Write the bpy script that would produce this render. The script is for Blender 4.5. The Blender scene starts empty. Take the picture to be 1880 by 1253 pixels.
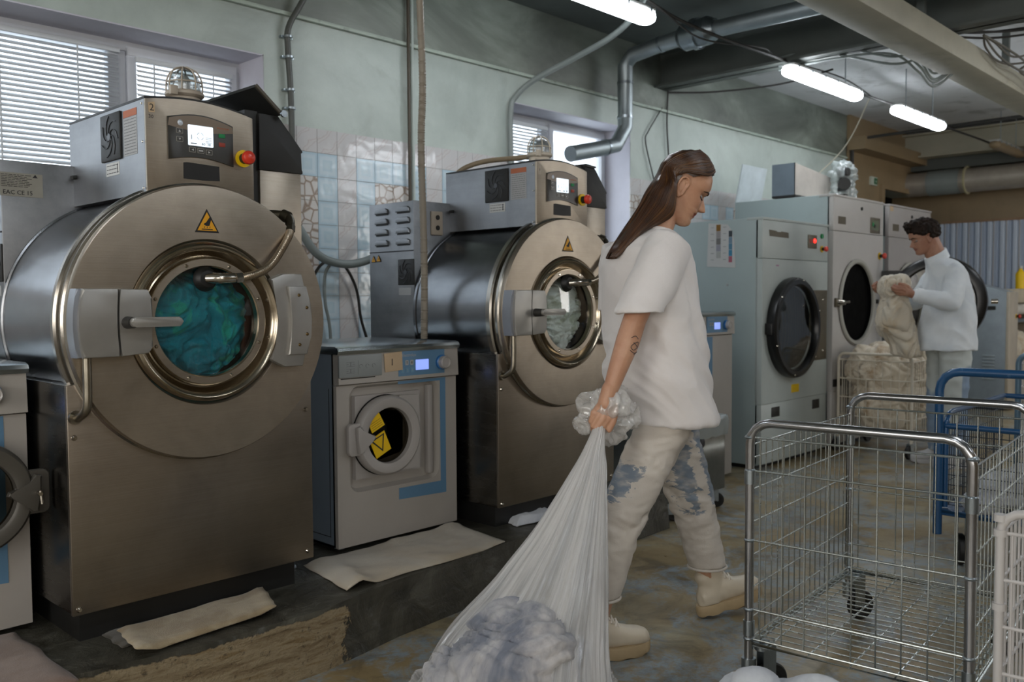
import bpy, bmesh, math, random
import numpy as np
from mathutils import Vector, Matrix, noise
random.seed(7)
SC = bpy.context.scene
COL = SC.collection
PI = math.pi
OFFS = {}

# ---------------------------------------------------------------- camera
F_PX = 1640.0; CAM_H = 1.22
AZ, PITCH, ROLL = math.radians(43.8), math.radians(2.79), math.radians(.34)
_f0 = Vector((math.cos(AZ), math.sin(AZ), 0)); _r0 = Vector((math.sin(AZ), -math.cos(AZ), 0)); _u0 = Vector((0, 0, 1))
FWD = _f0*math.cos(PITCH) - _u0*math.sin(PITCH)
_up = _u0*math.cos(PITCH) + _f0*math.sin(PITCH)
RGT = _r0*math.cos(ROLL) - _up*math.sin(ROLL)
UPV = _up*math.cos(ROLL) + _r0*math.sin(ROLL)
cd = bpy.data.cameras.new('camera'); cam = bpy.data.objects.new('camera', cd); COL.objects.link(cam)
cd.sensor_width = 36; cd.lens = 36*F_PX/1880; cd.clip_start = .05
m = Matrix.Identity(4)
for i in range(3):
    m[i][0] = RGT[i]; m[i][1] = UPV[i]; m[i][2] = -FWD[i]
m[2][3] = CAM_H
cam.matrix_world = m
SC.camera = cam
cd.dof.use_dof = True; cd.dof.focus_distance = 2.9; cd.dof.aperture_fstop = 4.0

# ---------------------------------------------------------------- mesh builder
def V(*a): return Vector(a)
def frame(d):
    d = Vector(d).normalized()
    a = Vector((0, 0, 1)) if abs(d.z) < .9 else Vector((1, 0, 0))
    u = d.cross(a).normalized(); v = d.cross(u).normalized()
    return u, v
def catmull(P, n=6, closed=False):
    P = [Vector(p) for p in P]; out = []; L = len(P)
    rng = L if closed else L-1
    for i in range(rng):
        if closed: a, b, c, d = P[(i-1) % L], P[i], P[(i+1) % L], P[(i+2) % L]
        else: a, b, c, d = P[max(i-1, 0)], P[i], P[i+1], P[min(i+2, L-1)]
        for k in range(n):
            t = k/n
            out.append(.5*((2*b)+(-a+c)*t+(2*a-5*b+4*c-d)*t*t+(-a+3*b-3*c+d)*t**3))
    if not closed: out.append(P[-1])
    return out
def rrect(x0, x1, z0, z1, r, n=5):
    pts = []
    for cx, cz, a0 in ((x1-r, z1-r, 0), (x0+r, z1-r, 90), (x0+r, z0+r, 180), (x1-r, z0+r, 270)):
        for k in range(n+1):
            a = math.radians(a0+90*k/n); pts.append((cx+r*math.cos(a), cz+r*math.sin(a)))
    return pts
class MB:
    def __init__(s): s.bm = bmesh.new(); s.mi = 0
    def face(s, vs):
        try:
            f = s.bm.faces.new(vs); f.material_index = s.mi; return f
        except ValueError: return None
    def box(s, x0, x1, y0, y1, z0, z1, bev=0, seg=2):
        M = Matrix.Translation(((x0+x1)/2, (y0+y1)/2, (z0+z1)/2)) @ Matrix.Diagonal((abs(x1-x0), abs(y1-y0), abs(z1-z0), 1))
        r = bmesh.ops.create_cube(s.bm, size=1, matrix=M)
        fs = set(f for v in r['verts'] for f in v.link_faces)
        for f in fs: f.material_index = s.mi
        if bev:
            es = list(set(e for v in r['verts'] for e in v.link_edges))
            rr = bmesh.ops.bevel(s.bm, geom=es, offset=bev, segments=seg, profile=.5, affect='EDGES')
            for f in rr['faces']: f.material_index = s.mi
        return s
    def obox(s, c, ax, ay, az, hx, hy, hz):      # oriented box
        c = Vector(c); ax, ay, az = Vector(ax)*hx, Vector(ay)*hy, Vector(az)*hz
        v = [s.bm.verts.new(c+i*ax+j*ay+k*az) for i in (-1, 1) for j in (-1, 1) for k in (-1, 1)]
        for q in ((0, 1, 3, 2), (4, 6, 7, 5), (0, 4, 5, 1), (2, 3, 7, 6), (0, 2, 6, 4), (1, 5, 7, 3)): s.face([v[i] for i in q])
        return s
    def cyl(s, p0, p1, r0, r1=None, seg=20, cap=True):
        p0, p1 = Vector(p0), Vector(p1); r1 = r0 if r1 is None else r1
        u, v = frame(p1-p0)
        A = [s.bm.verts.new(p0+r0*(math.cos(2*PI*k/seg)*u+math.sin(2*PI*k/seg)*v)) for k in range(seg)]
        B = [s.bm.verts.new(p1+r1*(math.cos(2*PI*k/seg)*u+math.sin(2*PI*k/seg)*v)) for k in range(seg)]
        for k in range(seg): s.face((A[k], A[(k+1) % seg], B[(k+1) % seg], B[k]))
        if cap: s.face(A[::-1]); s.face(B)
        return s
    def tube(s, P, r, seg=8, n=0, closed=False, cap=True):
        P = catmull(P, n, closed) if n else [Vector(p) for p in P]
        L = len(P); rings = []
        u = None
        for i, p in enumerate(P):
            a = P[(i-1) % L] if closed or i else p; b = P[(i+1) % L] if closed or i < L-1 else p
            t = (b-a).normalized()
            if u is None: u, v = frame(t)
            u = (u-t*u.dot(t)).normalized(); v = t.cross(u)
            rr = r(i/(L-1)) if callable(r) else r
            rings.append([s.bm.verts.new(p+rr*(math.cos(2*PI*k/seg)*u+math.sin(2*PI*k/seg)*v)) for k in range(seg)])
        for i in range(L if closed else L-1):
            A, B = rings[i], rings[(i+1) % L]
            for k in range(seg): s.face((A[k], A[(k+1) % seg], B[(k+1) % seg], B[k]))
        if cap and not closed: s.face(rings[0][::-1]); s.face(rings[-1])
        return s
    def lathe(s, prof, c, axis='y', seg=64, close=False):
        c = Vector(c); rings = []
        if isinstance(axis, str): d = {'x': V(1, 0, 0), 'y': V(0, 1, 0), 'z': V(0, 0, 1)}[axis]
        else: d = Vector(axis).normalized()
        u, v = frame(d)
        for r, h in prof:
            if r < 1e-6: rings.append([s.bm.verts.new(c+d*h)])
            else: rings.append([s.bm.verts.new(c+d*h+r*(math.cos(2*PI*k/seg)*u+math.sin(2*PI*k/seg)*v)) for k in range(seg)])
        pr = list(zip(rings, rings[1:]))
        if close: pr.append((rings[-1], rings[0]))
        for A, B in pr:
            for k in range(seg):
                k2 = (k+1) % seg
                if len(A) == 1 and len(B) > 1: s.face((A[0], B[k2], B[k]))
                elif len(B) == 1 and len(A) > 1: s.face((A[k], A[k2], B[0]))
                elif len(A) > 1: s.face((A[k], A[k2], B[k2], B[k]))
        return s
    def prism(s, pts, a0, a1, plane='xz', bev=0):   # extrude a 2D outline along the third axis
        def P(p, h):
            return {'xz': (p[0], h, p[1]), 'xy': (p[0], p[1], h), 'yz': (h, p[0], p[1])}[plane]
        A = [s.bm.verts.new(P(p, a0)) for p in pts]; B = [s.bm.verts.new(P(p, a1)) for p in pts]
        n = len(pts); fs = [s.face(A), s.face(B[::-1])]
        for k in range(n): fs.append(s.face((A[k], B[k], B[(k+1) % n], A[(k+1) % n])))
        if bev:
            es = [e for f in fs[:2] if f for e in f.edges]
            rr = bmesh.ops.bevel(s.bm, geom=es, offset=bev, segments=2, profile=.5, affect='EDGES')
            for f in rr['faces']: f.material_index = s.mi
        return s
    def sphere(s, c, r, seg=16, rings=10):
        r = (r, r, r) if not hasattr(r, '__len__') else r
        M = Matrix.Translation(Vector(c)) @ Matrix.Diagonal((r[0], r[1], r[2], 1))
        q = bmesh.ops.create_uvsphere(s.bm, u_segments=seg, v_segments=rings, radius=1, matrix=M)
        for f in set(f for v in q['verts'] for f in v.link_faces): f.material_index = s.mi
        return s
    def holed(s, x0, x1, z0, z1, cx, cz, r, y, t=.02, seg=64):   # panel in xz with a round hole
        def outer(a):
            c, d = math.cos(a), math.sin(a); k = 1e9
            if c > 1e-9: k = min(k, (x1-cx)/c)
            if c < -1e-9: k = min(k, (x0-cx)/c)
            if d > 1e-9: k = min(k, (z1-cz)/d)
            if d < -1e-9: k = min(k, (z0-cz)/d)
            return cx+c*k, cz+d*k
        ang = [2*PI*k/seg for k in range(seg)]+[math.atan2(b-cz, a-cx) % (2*PI) for a in (x0, x1) for b in (z0, z1)]
        ang = sorted(set(round(a, 6) for a in ang)); n = len(ang)
        I = [s.bm.verts.new((cx+r*math.cos(a), y, cz+r*math.sin(a))) for a in ang]
        I2 = [s.bm.verts.new((cx+r*math.cos(a), y+t, cz+r*math.sin(a))) for a in ang]
        O = [s.bm.verts.new((outer(a)[0], y, outer(a)[1])) for a in ang]
        O2 = [s.bm.verts.new((outer(a)[0], y+t, outer(a)[1])) for a in ang]
        for k in range(n):
            j = (k+1) % n
            s.face((I[k], O[k], O[j], I[j])); s.face((I2[k], I[k], I[j], I2[j])); s.face((O[k], O2[k], O2[j], O[j]))
            s.face((I2[k], I2[j], O2[j], O2[k]))
        return s
    def loft(s, secs, n=24, cap=True):   # secs: (centre, u-vector*radius, v-vector*radius[, exponent])
        rings = []
        for sec in secs:
            c, a, b = Vector(sec[0]), Vector(sec[1]), Vector(sec[2]); e = sec[3] if len(sec) > 3 else 1
            R = []
            for k in range(n):
                t = 2*PI*k/n; cc, ss = math.cos(t), math.sin(t)
                if e != 1: cc = math.copysign(abs(cc)**e, cc); ss = math.copysign(abs(ss)**e, ss)
                R.append(s.bm.verts.new(c+a*cc+b*ss))
            rings.append(R)
        for A, B in zip(rings, rings[1:]):
            for k in range(n): s.face((A[k], A[(k+1) % n], B[(k+1) % n], B[k]))
        if cap: s.face(rings[0][::-1]); s.face(rings[-1])
        return s
    def capsule(s, p0, p1, r0, r1, n=14, k=5):
        p0, p1 = Vector(p0), Vector(p1); d = (p1-p0).normalized(); u, v = frame(d); secs = []
        for i in range(k):
            a = PI/2*(1-i/k); secs.append((p0-d*r0*math.sin(a), u*max(r0*math.cos(a), 1e-4), v*max(r0*math.cos(a), 1e-4)))
        secs.append((p0, u*r0, v*r0)); secs.append((p1, u*r1, v*r1))
        for i in range(1, k+1):
            a = PI/2*i/k; secs.append((p1+d*r1*math.sin(a), u*max(r1*math.cos(a), 1e-4), v*max(r1*math.cos(a), 1e-4)))
        return s.loft(secs, n)
    def chain(s, P, R, n=14):
        for (a, b, ra, rb) in zip(P, P[1:], R, R[1:]): s.capsule(a, b, ra, rb, n)
        return s
def link(o, parent=None):
    COL.objects.link(o)
    if parent is not None: o.parent = parent
    return o
def obj(name, mb, mat, parent=None, smooth=True, ang=38, loc=None, up=True):
    """one mesh object; geometry is given in design coordinates, shifted to the parent's origin"""
    bm = mb.bm if isinstance(mb, MB) else mb
    bmesh.ops.remove_doubles(bm, verts=bm.verts, dist=1e-6)
    bmesh.ops.recalc_face_normals(bm, faces=bm.faces)
    off = OFFS.get(parent.name, Vector()) if parent is not None else Vector(loc or (0, 0, 0))
    if off.length: bmesh.ops.translate(bm, vec=-off, verts=bm.verts)
    if smooth:
        for f in bm.faces: f.smooth = True
        for e in bm.edges:
            if len(e.link_faces) == 2 and e.calc_face_angle(0) > math.radians(ang): e.smooth = False
    me = bpy.data.meshes.new(name); bm.to_mesh(me); bm.free()
    o = bpy.data.objects.new(name, me)
    for mm in (mat if isinstance(mat, (list, tuple)) else [mat]): me.materials.append(mm)
    link(o, parent)
    if parent is None and loc is not None: o.location = loc
    OFFS[o.name] = off
    return o
def tag(o, label, cat, group=None, kind=None):
    o['label'] = label; o['category'] = cat
    if group: o['group'] = group
    if kind: o['kind'] = kind
    return o
def lab(o, s): o['label'] = s; return o
def thing(name, label, cat, loc, group=None, off=None, rotz=0):
    o = bpy.data.objects.new(name, None); o.empty_display_size = .05; link(o)
    o.location = loc; o.rotation_euler = (0, 0, rotz)
    OFFS[o.name] = Vector(loc if off is None else off)
    return tag(o, label, cat, group)
def struct(name, mb, mat, parent=None, **k):
    o = obj(name, mb, mat, parent, **k)
    if parent is None: o['kind'] = 'structure'
    return o
def copy_tree(o, parent=None):
    c = o.copy(); COL.objects.link(c)
    if parent is not None: c.parent = parent
    c.matrix_parent_inverse = o.matrix_parent_inverse.copy()
    OFFS[c.name] = OFFS.get(o.name, Vector())
    for ch in list(o.children): copy_tree(ch, c)
    return c
def evalmesh(o):
    dg = bpy.context.evaluated_depsgraph_get(); dg.update()
    return bpy.data.meshes.new_from_object(o.evaluated_get(dg))
def remesh(name, mb, mat, parent=None, voxel=.01, smooth=6, disp=None, loc=None, colfn=None):
    """fuse overlapping closed shapes into one continuous surface"""
    bm = mb.bm; bmesh.ops.recalc_face_normals(bm, faces=bm.faces)
    me = bpy.data.meshes.new('tmp'); bm.to_mesh(me); bm.free()
    t = bpy.data.objects.new('tmp', me); COL.objects.link(t)
    md = t.modifiers.new('r', 'REMESH'); md.mode = 'VOXEL'; md.voxel_size = voxel; md.use_smooth_shade = True
    if smooth:
        sm = t.modifiers.new('s', 'SMOOTH'); sm.factor = .5; sm.iterations = smooth
    m2 = evalmesh(t)
    bpy.data.objects.remove(t); bpy.data.meshes.remove(me)
    b2 = bmesh.new(); b2.from_mesh(m2); bpy.data.meshes.remove(m2)
    if disp:
        b2.normal_update()
        D = [(v, v.normal*disp(v.co, v.normal)) for v in b2.verts]
        for v, d in D: v.co = v.co+d
    if colfn:
        b2.faces.ensure_lookup_table()
        for f in b2.faces: f.material_index = colfn(f.calc_center_median())
    w = MB(); w.bm.free(); w.bm = b2
    return obj(name, w, mat, parent, loc=loc, ang=80)
def text(name, s, size, loc, rot, mat, parent, align='LEFT', ext=.0003, shear=0):
    cu = bpy.data.curves.new('t', 'FONT'); cu.body = s; cu.size = size; cu.extrude = ext; cu.align_x = align; cu.shear = shear
    cu.resolution_u = 2
    t = bpy.data.objects.new('t', cu); COL.objects.link(t)
    me = evalmesh(t); bpy.data.objects.remove(t)
    M = Matrix.Translation(Vector(loc)-OFFS.get(parent.name, Vector())) @ rot.to_4x4()
    me.transform(M); me.materials.clear(); me.materials.append(mat)
    o = bpy.data.objects.new(name, me); link(o, parent); OFFS[o.name] = OFFS.get(parent.name, Vector())
    return o
def basis(x, y):
    x, y = Vector(x).normalized(), Vector(y).normalized(); z = x.cross(y)
    return Matrix(((x.x, y.x, z.x), (x.y, y.y, z.y), (x.z, y.z, z.z)))
FRONT = basis((1, 0, 0), (0, 0, 1))        # writing facing -Y
SIDE = basis((0, -1, 0), (0, 0, 1))        # writing facing -X
def folds(p, s=55, seed=0):      # folded cloth relief, 0..1
    p = Vector(p); n1 = noise.noise_vector(p*3.2+Vector((seed, 0, 0))); a = n1.x*3.2+n1.y*1.4
    d = Vector((math.cos(a), math.sin(a)*.8, .75+.5*n1.z)); ph = p.dot(d)*s+noise.noise(p*9+Vector((seed, 3, 0)))*3.4
    return abs(math.sin(ph))**.65*(.55+.45*noise.noise(p*7)+.25)
def fbm(p, sc, o=3): return noise.fractal(Vector(p)*sc, 1.0, 2.0, o)

# ---------------------------------------------------------------- materials
def lin(h):
    if isinstance(h, str):
        h = h.lstrip('#'); c = [int(h[i:i+2], 16)/255 for i in (0, 2, 4)]
    else: c = [v/255 for v in h]
    return tuple((v/12.92 if v <= .04045 else ((v+.055)/1.055)**2.4) for v in c)+(1,)
class NT:
    def __init__(s, name):
        s.m = bpy.data.materials.new(name); s.m.use_nodes = True; s.t = s.m.node_tree; s.n = s.t.nodes; s.l = s.t.links
        s.b = s.n['Principled BSDF']; s.out = s.n['Material Output']
    def add(s, ty, **k):
        n = s.n.new(ty)
        for a, v in k.items():
            if a in n.inputs: n.inputs[a].default_value = v
            else: setattr(n, a, v)
        return n
    def lk(s, a, b): s.l.new(a, b)
    def coord(s, scale=(1, 1, 1), kind='Object', loc=(0, 0, 0)):
        tc = s.n.new('ShaderNodeTexCoord'); mp = s.n.new('ShaderNodeMapping'); mp.inputs['Scale'].default_value = scale; mp.inputs['Location'].default_value = loc
        s.lk(tc.outputs[kind], mp.inputs[0]); return mp.outputs[0]
    def noise(s, vec, scale, detail=4, rough=.5, dist=0):
        n = s.n.new('ShaderNodeTexNoise'); n.inputs['Scale'].default_value = scale; n.inputs['Detail'].default_value = detail
        n.inputs['Roughness'].default_value = rough; n.inputs['Distortion'].default_value = dist; s.lk(vec, n.inputs['Vector']); return n.outputs[0]
    def ramp(s, fac, stops, interp='LINEAR'):
        r = s.n.new('ShaderNodeValToRGB'); e = r.color_ramp.elements; r.color_ramp.interpolation = interp
        while len(e) < len(stops): e.new(.5)
        for q, (p, c) in zip(e, stops): q.position = p; q.color = c if len(c) == 4 else tuple(c)+(1,)
        s.lk(fac, r.inputs[0]); return r.outputs[0]
    def mix(s, fac, a, b, mode='MIX'):
        n = s.n.new('ShaderNodeMix'); n.data_type = 'RGBA'; n.blend_type = mode
        for sock, v in ((n.inputs[0], fac), (n.inputs[6], a), (n.inputs[7], b)):
            if isinstance(v, (int, float, tuple)): sock.default_value = v
            else: s.lk(v, sock)
        return n.outputs[2]
    def math(s, op, a, b=None, c=None):
        n = s.n.new('ShaderNodeMath'); n.operation = op
        for i, v in enumerate((a, b, c)):
            if v is None: continue
            if isinstance(v, (int, float)): n.inputs[i].default_value = v
            else: s.lk(v, n.inputs[i])
        return n.outputs[0]
    def bump(s, h, strength=.3, dist=.01):
        b = s.n.new('ShaderNodeBump'); b.inputs['Strength'].default_value = strength; b.inputs['Distance'].default_value = dist
        s.lk(h, b.inputs['Height']); s.lk(b.outputs[0], s.b.inputs['Normal']); return b
G = lambda v: (v, v, v, 1)
MATS = {}
def paint(name, col, rough=.5, metal=0, var=.12, sc=6, bump=0, bsc=40, coat=0, dirt=None, spec=.5, bdist=.002):
    if name in MATS: return MATS[name]
    t = NT(name); c = lin(col); co = t.coord()
    n = t.noise(co, sc, 5, .6)
    a = tuple(x*(1-var) for x in c[:3])+(1,); b = tuple(min(1, x*(1+var)) for x in c[:3])+(1,)
    colr = t.ramp(n, [(.3, a), (.7, b)])
    if dirt:
        dn = t.noise(co, dirt[1], 6, .65, .4); f = t.ramp(dn, [(dirt[2], G(0)), (dirt[2]+.12, G(1))])
        colr = t.mix(t.math('MULTIPLY', f, dirt[3]), colr, lin(dirt[0]))
    t.lk(colr, t.b.inputs['Base Color'])
    rn = t.noise(co, sc*2.3, 4)
    t.lk(t.math('MULTIPLY_ADD', rn, rough*.4, rough*.8), t.b.inputs['Roughness'])
    t.b.inputs['Metallic'].default_value = metal; t.b.inputs['Specular IOR Level'].default_value = spec
    if coat: t.b.inputs['Coat Weight'].default_value = coat; t.b.inputs['Coat Roughness'].default_value = .15
    if bump: t.bump(t.noise(co, bsc, 6, .6), bump, bdist)
    MATS[name] = t.m; return t.m
def steel(name, col, rough=.3, scale=(2, 60, 60), br=.25, blotch=.15, aniso=0):
    if name in MATS: return MATS[name]
    t = NT(name); c = lin(col)
    st = t.noise(t.coord(scale), 6, 4, .6); bl = t.noise(t.coord(), 3.5, 5, .6, .3)
    a = tuple(x*(1-blotch) for x in c[:3])+(1,); b = tuple(min(1, x*(1+blotch)) for x in c[:3])+(1,)
    t.lk(t.mix(.05, t.ramp(bl, [(.3, a), (.7, b)]), t.ramp(st, [(.3, G(.15)), (.7, G(.8))])), t.b.inputs['Base Color'])
    r = t.math('ADD', t.math('MULTIPLY', st, br*.5), t.math('MULTIPLY_ADD', bl, br*.6, rough-br*.45))
    t.lk(r, t.b.inputs['Roughness']); t.b.inputs['Metallic'].default_value = 1
    sc_ = t.noise(t.coord(), 90, 3, .7)
    t.bump(t.math('ADD', st, t.math('MULTIPLY', bl, 2.0)), .12, .002)
    MATS[name] = t.m; return t.m
def emit(name, col, s, base='#101010'):
    if name in MATS: return MATS[name]
    t = NT(name); t.b.inputs['Base Color'].default_value = lin(base); t.b.inputs['Emission Color'].default_value = lin(col); t.b.inputs['Emission Strength'].default_value = s
    t.b.inputs['Roughness'].default_value = .3
    MATS[name] = t.m; return t.m
def thinglass(name, tint=(1, 1, 1, 1), fac=.12, rough=.03):
    if name in MATS: return MATS[name]
    t = NT(name); tr = t.add('ShaderNodeBsdfTransparent'); tr.inputs[0].default_value = tint
    gl = t.add('ShaderNodeBsdfGlossy'); gl.inputs['Roughness'].default_value = rough
    fr = t.add('ShaderNodeLayerWeight'); fr.inputs['Blend'].default_value = .5
    mx = t.add('ShaderNodeMixShader'); t.lk(t.math('MULTIPLY_ADD', t.math('POWER', fr.outputs['Facing'], 4.0), .7, .04+fac*.3), mx.inputs[0])
    t.lk(tr.outputs[0], mx.inputs[1]); t.lk(gl.outputs[0], mx.inputs[2]); t.lk(mx.outputs[0], t.out.inputs[0]); t.n.remove(t.b)
    MATS[name] = t.m; return t.m
def cloth(name, col, col2=None, sc=5, bsc=180, bump=.4, thr=(.4, .6), trans=0, rough=.9):
    if name in MATS: return MATS[name]
    t = NT(name); co = t.coord(); c = lin(col); c2 = lin(col2) if col2 else tuple(x*.86 for x in c[:3])+(1,)
    t.lk(t.ramp(t.noise(co, sc, 5, .6, .6), [(thr[0], c), (thr[1], c2)]), t.b.inputs['Base Color'])
    t.b.inputs['Roughness'].default_value = rough; t.b.inputs['Specular IOR Level'].default_value = .2
    t.b.inputs['Sheen Weight'].default_value = .3
    t.bump(t.noise(co, bsc, 4, .7), bump, .003)
    MATS[name] = t.m; return t.m
# ---------------------------------------------------------------- room materials
def wallmat(name, base, stain, grey):
    t = NT(name); co = t.coord()
    n = t.noise(co, 1.1, 6, .65, .3); s = t.noise(co, 2.6, 6, .6, .8); g = t.noise(co, 38, 5, .7)
    c = t.ramp(n, [(.32, lin(grey)), (.62, lin(base))])
    f = t.ramp(s, [(.56, G(0)), (.72, G(1))])
    c = t.mix(t.math('MULTIPLY', f, .45), c, lin(stain))
    c = t.mix(t.math('MULTIPLY', g, .18), c, lin(grey))
    t.lk(c, t.b.inputs['Base Color']); t.b.inputs['Roughness'].default_value = .45
    t.bump(t.math('ADD', t.noise(co, 60, 5, .7), t.math('MULTIPLY', s, 1.5)), .35, .004)
    MATS[name] = t.m; return t.m
M_wall = wallmat('wall_paint', '#b9c4bd', '#8a8e86', '#9ea8a2')
M_wallw = wallmat('wall_beige_warm_light', '#8f7a5c', '#6f5f46', '#7d6d54')
M_reveal = paint('reveal_paint', '#c3c2cc', .6, var=.05)
def sootmat():      # upper wall band: grey paint with soot
    t = NT('upper_wall_paint'); co = t.coord((.5, 1, 1)); n = t.noise(co, 1.6, 6, .6, .6)
    c = t.ramp(n, [(.34, lin('#4b4f49')), (.54, lin('#737a72')), (.74, lin('#9fa99f'))])
    t.lk(c, t.b.inputs['Base Color']); t.b.inputs['Roughness'].default_value = .5
    t.bump(t.noise(t.coord(), 50, 5, .7), .3, .003); return t.m
M_soot = sootmat()
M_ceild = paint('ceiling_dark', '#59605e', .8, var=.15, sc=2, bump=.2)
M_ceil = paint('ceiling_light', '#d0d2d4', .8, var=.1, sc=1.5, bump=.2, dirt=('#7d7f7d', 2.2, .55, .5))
def floormat():
    t = NT('floor_epoxy'); co = t.coord()
    a = t.noise(co, 1.7, 7, .62, .8); b = t.noise(t.coord(loc=(3, 7, 0)), 2.6, 8, .68, 1.2); s = t.noise(co, 26, 6, .75)
    c = t.ramp(a, [(.28, lin('#786748')), (.45, lin('#8f7d5a')), (.6, lin('#998c6e')), (.75, lin('#a09a82'))])
    f = t.ramp(b, [(.47, G(0)), (.55, G(1))])
    f = t.math('MULTIPLY', f, t.ramp(s, [(.38, G(0)), (.56, G(1))]))
    c = t.mix(t.math('MULTIPLY', f, .85), c, lin('#8797a2'))
    d = t.ramp(t.noise(co, 5, 7, .7, 1), [(.36, G(.45)), (.52, G(1))]); c = t.mix(.8, c, d, 'MULTIPLY')
    t.lk(c, t.b.inputs['Base Color'])
    t.lk(t.math('MULTIPLY_ADD', t.noise(co, 4, 6, .7), .42, .14), t.b.inputs['Roughness'])
    t.bump(t.math('ADD', s, t.math('MULTIPLY', b, 2)), .25, .004); return t.m
M_floor = floormat()
def plinthmat():
    t = NT('plinth_concrete'); co = t.coord(); geo = t.n.new('ShaderNodeTexCoord'); sp = t.n.new('ShaderNodeSeparateXYZ'); t.lk(geo.outputs['Object'], sp.inputs[0])
    n = t.noise(co, 7, 7, .65, .5); st = t.noise(t.coord((2.2, 6, 13)), 2.0, 9, .72, .6)
    dark = t.ramp(n, [(.3, lin('#2c2b25')), (.5, lin('#45433a')), (.7, lin('#5d5c52'))])
    rough_c = t.ramp(st, [(.3, lin('#5f4d33')), (.42, lin('#a08a66')), (.52, lin('#c0ad8a')), (.6, lin('#a58c62')), (.7, lin('#77603f'))])
    # broken render: x below ~1.75 on the front face, ragged outline
    e = t.math('MULTIPLY_ADD', t.noise(co, 9, 6, .7), .5, sp.outputs[0])
    fx = t.ramp(t.math('SUBTRACT', 2.0, e), [(.0, G(0)), (.02, G(1))])
    e2 = t.math('MULTIPLY_ADD', t.noise(t.coord(loc=(5, 1, 2)), 11, 6, .7), .05, sp.outputs[2])
    fz = t.ramp(t.math('SUBTRACT', .212, e2), [(.0, G(0)), (.004, G(1))])
    fy = t.ramp(t.math('SUBTRACT', 2.455, t.math('MULTIPLY_ADD', t.noise(co, 8, 5, .7), .06, sp.outputs[1])), [(0, G(0)), (.006, G(1))])
    f = t.math('MULTIPLY', fx, t.math('MAXIMUM', fz, fy))
    pit = t.ramp(t.noise(co, 42, 4, .7), [(.33, G(.25)), (.42, G(1))]); rough_c = t.mix(.8, rough_c, pit, 'MULTIPLY'); lines = t.noise(t.coord((.8, 3, 34)), 2, 5, .7); dark = t.mix(.5, dark, t.ramp(lines, [(.35, G(.35)), (.6, G(1))]), 'MULTIPLY')
    sp_ = t.ramp(t.noise(co, 3.4, 6, .7, 1), [(.56, G(0)), (.66, G(1))])
    c = t.mix(t.math('MULTIPLY', sp_, .4), dark, lin('#7c7f7d'))
    c = t.mix(f, c, rough_c); t.lk(c, t.b.inputs['Base Color'])
    t.lk(t.math('MULTIPLY_ADD', f, .4, t.math('MULTIPLY_ADD', n, .5, .12)), t.b.inputs['Roughness'])
    t.bump(t.math('ADD', n, t.math('MULTIPLY', t.math('MULTIPLY', f, t.math('ADD', st, t.noise(co, 30, 6, .8))), 4)), .9, .02); return t.m
M_plinth = plinthmat()
def tilemat(kind):
    t = NT('tile_'+kind); P = .137
    tc = t.n.new('ShaderNodeTexCoord'); sp = t.n.new('ShaderNodeSeparateXYZ'); t.lk(tc.outputs['Object'], sp.inputs[0])
    fx = t.math('FRACT', t.math('DIVIDE', t.math('SUBTRACT', sp.outputs[0], 2.832-P*20), P)); fz = t.math('FRACT', t.math('DIVIDE', t.math('SUBTRACT', 2.195+P*20, sp.outputs[2]), P))
    co = t.coord()
    if kind == 'blue':
        d = t.math('MAXIMUM', t.math('ABSOLUTE', t.math('SUBTRACT', fx, .5)), t.math('ABSOLUTE', t.math('SUBTRACT', fz, .5)))
        d = t.math('MULTIPLY_ADD', t.noise(co, 45, 3), .06, d)
        c = t.ramp(d, [(.1, lin('#b9ccd4')), (.24, lin('#b2c8d3')), (.3, lin('#c0d0d8')), (.4, lin('#bccdd6')), (.47, lin('#adc4d1'))])
    elif kind == 'pink':
        w = t.math('SINE', t.math('MULTIPLY', t.math('ADD', t.math('ADD', fx, fz), t.math('MULTIPLY', t.noise(co, 9, 3), 1.2)), 7))
        c = t.ramp(w, [(.55, lin('#c3c2c2')), (.8, lin('#b9b1b0')), (.95, lin('#c4c2c1'))])
    else:
        v = t.n.new('ShaderNodeTexVoronoi'); v.feature = 'DISTANCE_TO_EDGE'; v.inputs['Scale'].default_value = 15; t.lk(co, v.inputs['Vector'])
        c = t.ramp(v.outputs['Distance'], [(.0, lin('#8d7d70')), (.05, lin('#a89b90')), (.09, lin('#cbc8c4'))])
    t.lk(c, t.b.inputs['Base Color']); t.b.inputs['Roughness'].default_value = .12
    t.bump(t.noise(co, 9, 2), .25, .01); return t.m
M_tiles = [tilemat('blue'), tilemat('pink'), tilemat('stone'), paint('grout', '#a6a5a1', .9)]
M_frame = paint('window_frame_white', '#c9ccd2', .35, var=.03)
M_slat = paint('blind_slat', '#c6cacd', .45, var=.02)
M_glass = thinglass('window_glass')
M_galv = steel('galvanised', '#9aa3a8', .32, (3, 3, 3), .2, .2)
M_duct = steel('duct_grey', '#a7b0b3', .5, (3, 3, 3), .2, .12)
M_greyp = paint('grey_plastic', '#7f8785', .45, var=.06)
M_dkpipe = paint('dark_conduit', '#4a4d49', .45, var=.15)
M_hose = paint('ribbed_hose', '#8a8173', .5, var=.1)
M_black = paint('black_rubber', '#121211', .5, var=.2)
M_cable = paint('cable_dark', '#2d2b28', .6, var=.2)
M_beam = paint('beam_grey', '#565b57', .6, var=.12, sc=3, bump=.1)
M_beaml = paint('beam_light', '#aca896', .5, var=.1, sc=3, bump=.1, dirt=('#7a7566', 3, .58, .4))

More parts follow.
